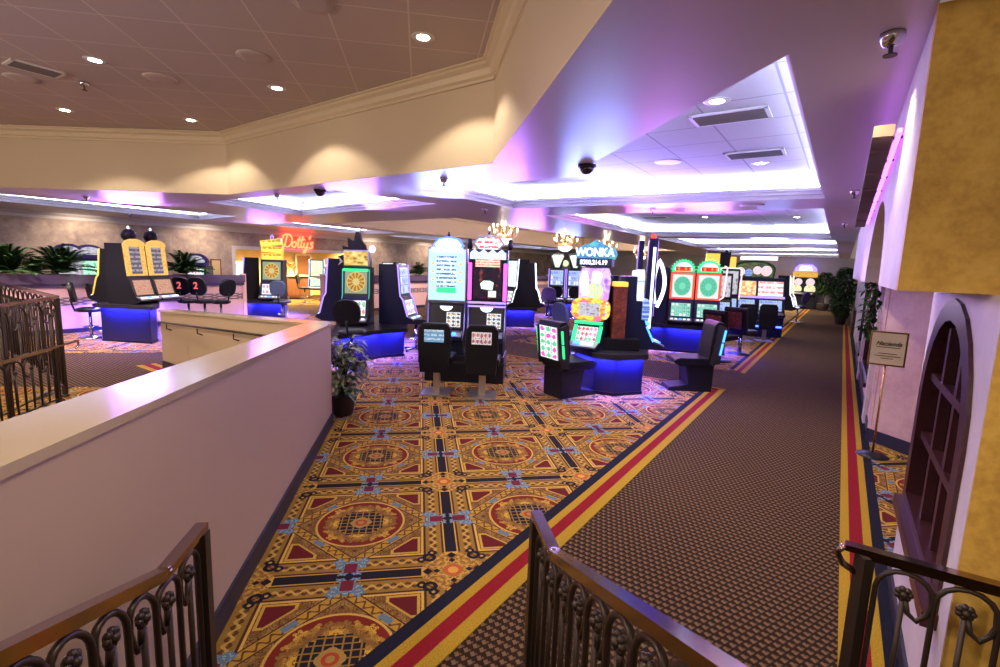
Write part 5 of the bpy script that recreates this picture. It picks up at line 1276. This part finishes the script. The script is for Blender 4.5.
# red neon script on the papered wall
nL, nR = at_q(282.5, 243, QB+.05), at_q(314, 246, QB+.05); cl_, cr_ = nL.x*CX+nL.y*CY, nR.x*CX+nR.y*CY
root = thing('neon_sign', 'red neon script sign over the restaurant opening', 'sign', W(cl_, QB+.06, 2.22)); inv = Matrix.Translation(-root.location)
SX = (cr_-cl_)/3.15; SZ = .46
def nstroke(nm, pts, close=False):
    P = [Vector((x, y, 0)) for x, y in pts]; out = []
    n = len(P)
    for i in range(n-1+(1 if close else 0)):
        p0 = P[(i-1) % n] if (i or close) else P[i]; p1 = P[i % n]; p2 = P[(i+1) % n]; p3 = P[(i+2) % n] if (i+2 < n or close) else p2
        for k in range(4):
            t = k/4; out.append(.5*((2*p1)+(p2-p0)*t+(2*p0-5*p1+4*p2-p3)*t*t+(3*p1-p0-3*p2+p3)*t**3))
    out.append(P[0] if close else P[-1])
    w3 = [W(cl_+(k.x+k.y*.15)*SX, QB+.06, 2.22+k.y*SZ) for k in out]
    mb = MB(); mb.tube(w3, .030, 6); mb.xf(inv); return mb.build(nm, M['neonred'], root)
nstroke('letter_D', [(.32, .95), (.22, .45), (.15, .08), (.0, .02), (-.05, .14), (.15, .16), (.45, .02), (.78, .30), (.80, .75), (.50, 1.02), (.12, 1.0), (-.08, .82), (.0, .70)])
nstroke('letter_o', [(1.10, .46), (.92, .38), (.90, .12), (1.06, .02), (1.24, .14), (1.24, .38), (1.12, .46), (1.3, .40)])
nstroke('letter_t', [(1.55, .92), (1.46, .30), (1.48, .05), (1.62, .06), (1.74, .22)])
nstroke('letter_t', [(1.86, .95), (1.77, .30), (1.80, .05), (1.94, .06), (2.05, .22)])
nstroke('crossbar', [(1.32, .62), (1.7, .66), (2.1, .72)])
nstroke('letter_y', [(2.08, .46), (2.06, .12), (2.2, .04), (2.38, .20), (2.42, .48), (2.36, .0), (2.26, -.34), (2.10, -.38), (2.12, -.2), (2.5, .1)])
nstroke('apostrophe', [(2.62, 1.0), (2.58, .86), (2.52, .76)])
nstroke('letter_s', [(2.98, .46), (2.82, .50), (2.74, .38), (2.92, .22), (2.92, .06), (2.74, .0), (2.62, .10)])
# framed picture on the papered wall, machines behind the partitions
p = at_q(215.5, 268, QB); root = thing('framed_picture', 'brown framed certificate on the papered wall left of the opening', 'picture', (p.x, p.y, p.z), -TH+R(90)); root.location += Vector((PX, PY, 0))*.02
mb = MB(); mb.box(-.17, .17, -.03, 0, -.30, .30, .006); mb.build('frame', M['wood'], root)
mb = MB(); mb.box(-.125, .125, -.036, -.028, -.25, .25); mb.build('print', M['warmwall'], root)
for u, rzz, art, low_, top_, lab in ((70, 45, SC['greyart'], SC['panel'], 'dome', 'violet dome topped machine half hidden by the widest fern'), (91, 45, SC['greenart'], SC['teal'], 'dome', 'green screened machine right of the widest fern'),
                                     (198, -5, SC['white'], SC['panel'], 'dome', 'dome topped machine behind the mid left partition'), (388, 0, SC['greyart'], SC['panel'], 'box', 'box topped machine behind the flame island, left of two'), (401, 0, SC['greyart'], SC['panel'], 'box', 'box topped machine behind the flame island, right of two')):
    p = at_q(u, 275, -15.2)
    slot('slot_machine', lab, (p.x, p.y), R(rzz), 'machines behind the partitions', upper=art, lower=low_, top=top_, z0=.48, H=1.18 if u < 100 else 1.05, W_=.55)
# two amber uplit columns of light on the wall behind the centre pair: wall lamps
for u in (517, 528):
    p = at_q(u, 258, QB+.08); root = thing('wall_lamp', ('amber wall lamp, left of two behind the centre pair' if u == 517 else 'amber wall lamp, right of two behind the centre pair'), 'wall lamp', (p.x, p.y, 2.15), 0, 'amber wall lamps')
    mb = MB(); mb.lathe([(.05, -.12), (.10, .06), (.09, .06)], (0, 0, 0), 12); mb.build('shade', M['goldglow'], root)
# ================================================================== SIGN STAND
sp = at(872, 456); srz = R(-44); root = thing('sign_stand', 'framed gold sign on a thin pole with a round base, at the pink niche', 'sign', sp, srz); root.scale = (.92, .92, .985)
mb = MB(); mb.lathe([(.155, 0), (.155, .015), (.06, .03), (.02, .045)], (0, 0, 0), 24); mb.build('base', M['black'], root)
mb = MB(); mb.tube([(0, 0, .03), (0, 0, 1.02)], .011, 8); mb.build('pole', M['brass'], root)
mb = MB(); mb.box(-.165, .165, -.016, .006, .975, 1.33, .004); fm_ = mb.build('frame', M['brass'], root)
mb = MB(); mb.box(-.147, .147, -.020, -.014, .993, 1.312); mb.build('card', mat('gold_card', (.62,.54,.36), .35), fm_)
M['ink'] = mat('black_ink', (.02,.015,.02), .5)
text('lettering', 'Hacienda', (0, -.022, 1.205), .060, M['ink'], fm_, shear=.45, ext=.001)
for z, w in ((1.165, .10), (1.10, .08), (1.075, .11), (1.05, .05)): 
    mb = MB(); x = -w
    rnd = random.Random(int(z*1000))
    while x < w: l = rnd.uniform(.008, .022); mb.box(x, min(x+l, w)+.0061, -.023, -.019, z, z+.006); x += l+.006
    mb.build('print_line', M['ink'], fm_)
# ================================================================== CHANDELIERS
def chandelier(label, loc, scale=1.):
    root = thing('chandelier', label, 'chandelier', loc, 0, 'brass chandeliers in the ceiling well'); root.scale = (scale,)*3
    mb = MB(); mb.tube([(0, 0, .05), (0, 0, 1.05)], .012, 6); mb.lathe([(.02, .0), (.06, .08), (.03, .16), (.07, .24), (.03, .32), (.015, .40)], (0, 0, 0), 12); mb.lathe([(.10, 1.0), (.08, 1.05)], (0, 0, 0), 12); mb.build('stem', M['brass'], root)
    mb = MB(); mb.lathe([(.01, -.20), (.10, -.185), (.20, -.12), (.25, -.03), (.24, -.02), (.02, -.02)], (0, 0, 0), 20); mb.build('glass_bowl', M['bowl'], root)
    for k in range(10):
        a = 2*math.pi*k/10+.2; R_, h = (.42, .16) if k % 2 else (.30, .30); c, s = math.cos(a), math.sin(a)
        mb = MB(); mb.tube([(.04*c, .04*s, .10), (.18*c, .18*s, .0+h*.2), (R_*.85*c, R_*.85*s, h*.3), (R_*c, R_*s, h*.75), (R_*c, R_*s, h)], .009, 5); mb.lathe([(.012, h-.01), (.035, h), (.012, h+.01)], (R_*c, R_*s, 0), 8); am = mb.build('arm', M['brass'], root)
        mb = MB(); mb.lathe([(.014, h+.01), (.014, h+.05), (.024, h+.075), (.012, h+.11), (.002, h+.125)], (R_*c, R_*s, 0), 8); mb.build('candle_bulb', M['bulb'], am)
    return root
for (u, v, lab) in ((503, 238, 'brass chandelier above the dark hexagon signed machine'), (565, 246, 'brass chandelier above the lime topped pair'), (606, 251, 'brass chandelier behind the turquoise name sign'), (641, 256, 'farthest brass chandelier, beside the light blade')):
    p = at_q(u, v, -8.2); chandelier(lab, p)

# ================================================================== CEILING FITTINGS AND LIGHTS
def lamp_spot(p, power, col, ang=110, blend=.6, r=.05, aim=None):
    l = bpy.data.lights.new('lamp_or_fill_beam', 'SPOT'); l.energy = power; l.color = col; l.spot_size = R(ang); l.spot_blend = blend; l.shadow_soft_size = r
    o = bpy.data.objects.new('lamp_or_fill_beam', l); COL.objects.link(o); o.location = p
    if aim is not None: o.rotation_euler = (Vector(aim)-Vector(p)).to_track_quat('-Z', 'Y').to_euler()
    return o
def downlight(p, label, m, group, power, col, ang=105, blend=.5):
    root = thing('downlight', label, 'ceiling light', p, 0, group)
    mb = MB(); mb.lathe([(.055, -.004), (.095, -.004), (.10, 0), (.055, .0)], (0, 0, 0), 20); mb.build('trim_ring', M['white'], root)
    mb = MB(); mb.lathe([(.002, -.006), (.054, -.006)], (0, 0, 0), 16); mb.build('lamp', m, root)
    if power: lamp_spot((p[0], p[1], p[2]-.02), power, col, ang, blend)
    return root
UP = [(423, 37, 'upper ceiling downlight nearest the crown corner'), (277, 88, 'upper ceiling downlight above the middle of the angled fascia'), (95, 60, 'upper ceiling downlight near the slot vent'),
      (65, 110, 'upper ceiling downlight closest to the far left fascia'), (191, 120, 'upper ceiling downlight beside the fascia corner, left')]
WARM = (1., .85, .66)
for u, v, lab in UP: downlight(at(u, v, ZU), lab, M['lamp'], 'upper ceiling downlights', 60, WARM, 118, .25)
def lamp_or_fill_point(p, power, col, r=.15):
    l = bpy.data.lights.new('lamp_or_fill_point', 'POINT'); l.energy = power; l.color = col; l.shadow_soft_size = r
    o = bpy.data.objects.new('lamp_or_fill_point', l); COL.objects.link(o); o.location = p
for p, pw in (((-1.2, -2.4, 2.9), 60), ((-4.2, 1.6, 2.9), 120), ((-7.5, 4.2, 2.9), 130)): lamp_or_fill_point(p, pw, (1., .84, .68))  # unseen point lights added behind and beside the camera as atrium fill
for x, y, pw in ((-.9, 2.6, 25), (-3.0, 3.4, 120), (-5.2, 5.2, 150), (-1.0, -.4, 15)):
    lamp_spot((x, y, ZU-.03), pw, WARM, 140, .5)
for u, v, z, lab in ((717, 101, 3.14, 'tray downlight by the larger vent'), (608, 173, 3.14, 'tray downlight near the dark dome camera'), (760, 163, 3.14, 'tray downlight past the smaller vent'),
                     (705, 217, 3.14, 'middle downlight of the second tray'), (797, 217, 3.14, 'right-hand downlight of the second tray'), (628, 218, 3.14, 'left-hand downlight of the second tray'), (186, 211.5, 3.14, 'downlight in the tray along the papered wall')):
    downlight(at(u, v, z), lab, M['lampc'], 'tray downlights', 105, (1., .84, .66), 110)
for c, q, pw in ((18, -2.6, 180), (24, -2.6, 240), (29.5, -2.6, 620), (10, -13.6, 110), (17, -13.6, 110), (2.5, -13.4, 200), (5.6, -13.4, 110)):
    lamp_spot(W(c, q, 3.12), pw, (1., .86, .70), 115)
# spots added under the soffit, without fixtures, to brighten ochre wall and corridor
for c, q in ((3.0, .02), (8.0, -5.2), (.9, -.75), (1.2, .0)): lamp_spot(W(c, q, ZC-.02), 30, WARM, 120)
def vent(p, label, w, d, ang, group):
    root = thing('air_vent', label, 'air vent', p, ang, group)
    mb = MB()
    for a in ((-w/2, w/2, -d/2, -d/2+.03), (-w/2, w/2, d/2-.03, d/2), (-w/2, -w/2+.03, -d/2, d/2), (w/2-.03, w/2, -d/2, d/2)): mb.box(*a, -.015, 0)
    mb.build('frame', M['white'], root)
    mb = MB(); mb.box(-w/2+.02, w/2-.02, -d/2+.02, d/2-.02, -.004, -.001); mb.build('backing', M['dark'], root)
    for k in range(5):
        y = -d/2+.06+(d-.12)*k/4; mb = MB(); mb.bar((-w/2+.03, y, -.010), (w/2-.03, y, -.010), .035, .006, (0, .5, 1)); mb.build('louver', M['grille'], root)
    return root
for u, v, lab, w in ((730, 116, 'larger louvred vent in the near tray', .60), (755, 153.5, 'smaller louvred vent in the near tray', .58), (655, 217, 'louvred vent in the second tray, left', .60), (763, 224.5, 'louvred vent in the second tray, right', .60)):
    vent(at(u, v, 3.137), lab, w, .34, -TH, 'tray vents')
_a, _b = at(6, 60, ZU), at(62, 75, ZU)
vent((_a+_b)/2-Vector((0, 0, .003)), 'dark slot vent in the upper ceiling, far left', (_b-_a).length, .30, math.atan2(_b.y-_a.y, _b.x-_a.x), None)
for u, v, z, lab in ((254, 56.5, ZU, 'round speaker grille in the upper ceiling, centre'), (160, 78, ZU, 'round speaker grille in the upper ceiling, left'), (312, 2, ZU, 'round speaker grille at the top edge of the photo'), (22, 78, ZU, 'round speaker grille below the slot vent'),
                     (668, 161.5, 3.14, 'round speaker grille in the near tray'), (752, 205, ZC, 'round speaker grille on the soffit before the second tray')):
    root = thing('ceiling_speaker', lab, 'ceiling speaker', at(u, v, z-.001), 0, 'round ceiling speakers')
    mb = MB(); mb.lathe([(.10, -.012), (.15, -.010), (.16, 0)], (0, 0, 0), 24); mb.build('ring', M['uptile'] if z > 3.5 else M['white'], root)
    mb = MB(); mb.lathe([(.002, -.008), (.10, -.008)], (0, 0, 0), 20); mb.build('grille', M['grille'] if z < 3.5 else M['fascia'], root)
for u, v, z, s, lab in ((893, 33, ZC, .95, 'chrome sprinkler on the soffit by the ochre wall'), (444, 178, ZC, 1., 'sprinkler under the angled fascia, before the centre pair'), (277, 193.5, ZC, 1., 'sprinkler near the fascia corner'), (653, 208, ZC, 1., 'sprinkler between the first and second trays'),
                        (485, 208, ZC, 1., 'sprinkler left of the near tray corner'), (86, 196, ZC, 1., 'sprinkler on the soffit edge, far left'), (130, 213, ZC, 1., 'sprinkler over the papered wall, left'), (84, 82, ZU, 1., 'dark sprinkler in the upper ceiling'),
                        (855, 190, ZC, 1., 'sprinkler on the corridor soffit, nearer'), (845, 223, ZC, 1., 'sprinkler on the corridor soffit, farther')):
    root = thing('sprinkler', lab, 'sprinkler', at(u, v, z), 0, 'ceiling sprinklers'); k = s
    mb = MB(); mb.lathe([(.045*k, 0), (.045*k, -.02*k), (.03*k, -.05*k), (.012*k, -.055*k)], (0, 0, 0), 14); mb.build('cup', M['chrome'], root)
    mb = MB(); mb.tube([(0, 0, -.05*k), (0, 0, -.085*k)], .009*k, 8); mb.lathe([(.026*k, -.09*k), (.026*k, -.085*k)], (0, 0, 0), 12); mb.build('deflector', M['iron'], root)
for u, v, lab in ((587, 165, 'dark dome camera at the edge of the near tray'), (320, 190, 'dark dome camera by the tray under the fascia')):
    root = thing('dome_camera', lab, 'camera', at(u, v, ZC), 0, 'dome cameras')
    mb = MB(); mb.lathe([(.085, 0), (.085, -.02), (.075, -.025)], (0, 0, 0), 20); mb.build('housing', M['black'], root)
    mb = MB(); mb.lathe([(.072, -.02), (.062, -.055), (.035, -.08), (.003, -.088)], (0, 0, 0), 18); mb.build('dome', M['glass'], root)
# a lit strip panel at the end of the hall
root = thing('wall_light', 'white rectangular light panel high on the wall behind the bench machine', 'ceiling light', at_c(759, 257.5, 32.0), -TH)
mb = MB(); mb.box(-1.0, 1.0, -.02, .06, -.17, .17, .01); mb.build('frame', M['white'], root)
mb = MB(); mb.box(-.96, .96, -.03, -.018, -.14, .14); mb.build('diffuser', glow('panel_diffuser', (1., .97, .92), 1.3), root)
# area lights added over the machines to tint and brighten the soffit
def soffit_fill(p, power, col, size=1.):
    l = bpy.data.lights.new('soffit_fill', 'AREA'); l.energy = power; l.color = col; l.size = size; l.shape = 'DISK'
    o = bpy.data.objects.new('soffit_fill', l); COL.objects.link(o); o.location = p; d = Vector((-p[0]*.5, -p[1], 0)).normalized(); o.rotation_euler = Vector((d.x*.75, d.y*.75, .66)).to_track_quat('-Z', 'Y').to_euler()
VIO, BLU, CYA, MAG = (.45, .18, 1.), (.22, .30, 1.), (.25, .65, 1.), (.9, .2, .9)
for p, pw, cl in (((2.45, 6.85, 2.36), 30, BLU), ((3.5, 7.0, 2.36), 19, VIO), ((.40, 7.2, 2.40), 22, BLU), ((1.0, 7.1, 2.40), 22, VIO), ((6.2, 10.1, 2.2), 28, VIO), ((5.0, 10.4, 2.3), 26, MAG),
                  ((10, 13, 2.5), 30, BLU), ((-1.3, 9.6, 2.45), 34, VIO), ((-5.6, 10.9, 2.5), 26, VIO), ((3, 13.8, 2.3), 26, VIO), ((5.3, 17.6, 2.4), 26, BLU), ((-4.5, 15.6, 2.4), 16, VIO), ((15, 17.5, 2.3), 20, VIO)):
    soffit_fill(p, pw, cl)
for c, q, pw in ((2.6, -11.4, 420), (7.2, -11.6, 280), (14.0, -12.45, 260), (18.5, -12.45, 200), (23.5, -12.45, 200)): lamp_spot(W(c, q, 2.78), pw, (1., .78, .74), 150, .7)  # extra spots without fixtures, added to brighten the partitions from the front
# wall washers along the papered wall, chandelier light
for c in (1.0, 4.5, 7.6, 14.5, 18.0, 22.0): lamp_spot(W(c, -16.1, 2.72), 60, (1., .80, .58), 120, .7, aim=W(c, -17.2, 1.6))
for u, v in ((503, 238), (565, 246), (606, 251), (641, 256)):
    p = at_q(u, v, -8.2); lamp_or_fill_point((p.x, p.y, p.z+.16), 420, (1., .82, .62), .06)
# restaurant lamps
for c in (10.2, 12.2, 14.2): lamp_spot(W(c, -19.4, 2.75), 800, (1., .74, .38), 150)
# niche wash and neon wash of the awning
lamp_spot(W(5.0, 1.3, 2.45), 22, (1., .70, .80), 140)

# ================================================================== CAMERA AND WORLD
cam = bpy.data.cameras.new('camera'); cam.sensor_width = 36; cam.lens = FPX*36/1000; cam.clip_start = .02
co = bpy.data.objects.new('camera', cam); COL.objects.link(co)
mw = Matrix((( _r.x, _u.x, -_f.x, 0), (_r.y, _u.y, -_f.y, 0), (_r.z, _u.z, -_f.z, EYE), (0, 0, 0, 1)))
co.matrix_world = mw; sc.camera = co
wd = bpy.data.worlds.new('world'); sc.world = wd; wd.use_nodes = True
wd.node_tree.nodes['Background'].inputs[0].default_value = (.66, .48, .38, 1); wd.node_tree.nodes['Background'].inputs[1].default_value = .22
sc.view_settings.view_transform = 'Standard'; sc.view_settings.look = 'None'; sc.view_settings.gamma = 1.; sc.view_settings.use_curve_mapping = False
sc.view_settings.exposure = .76
sc.cycles.max_bounces = 6; sc.cycles.diffuse_bounces = 4; sc.cycles.glossy_bounces = 3; sc.cycles.sample_clamp_indirect = 4.
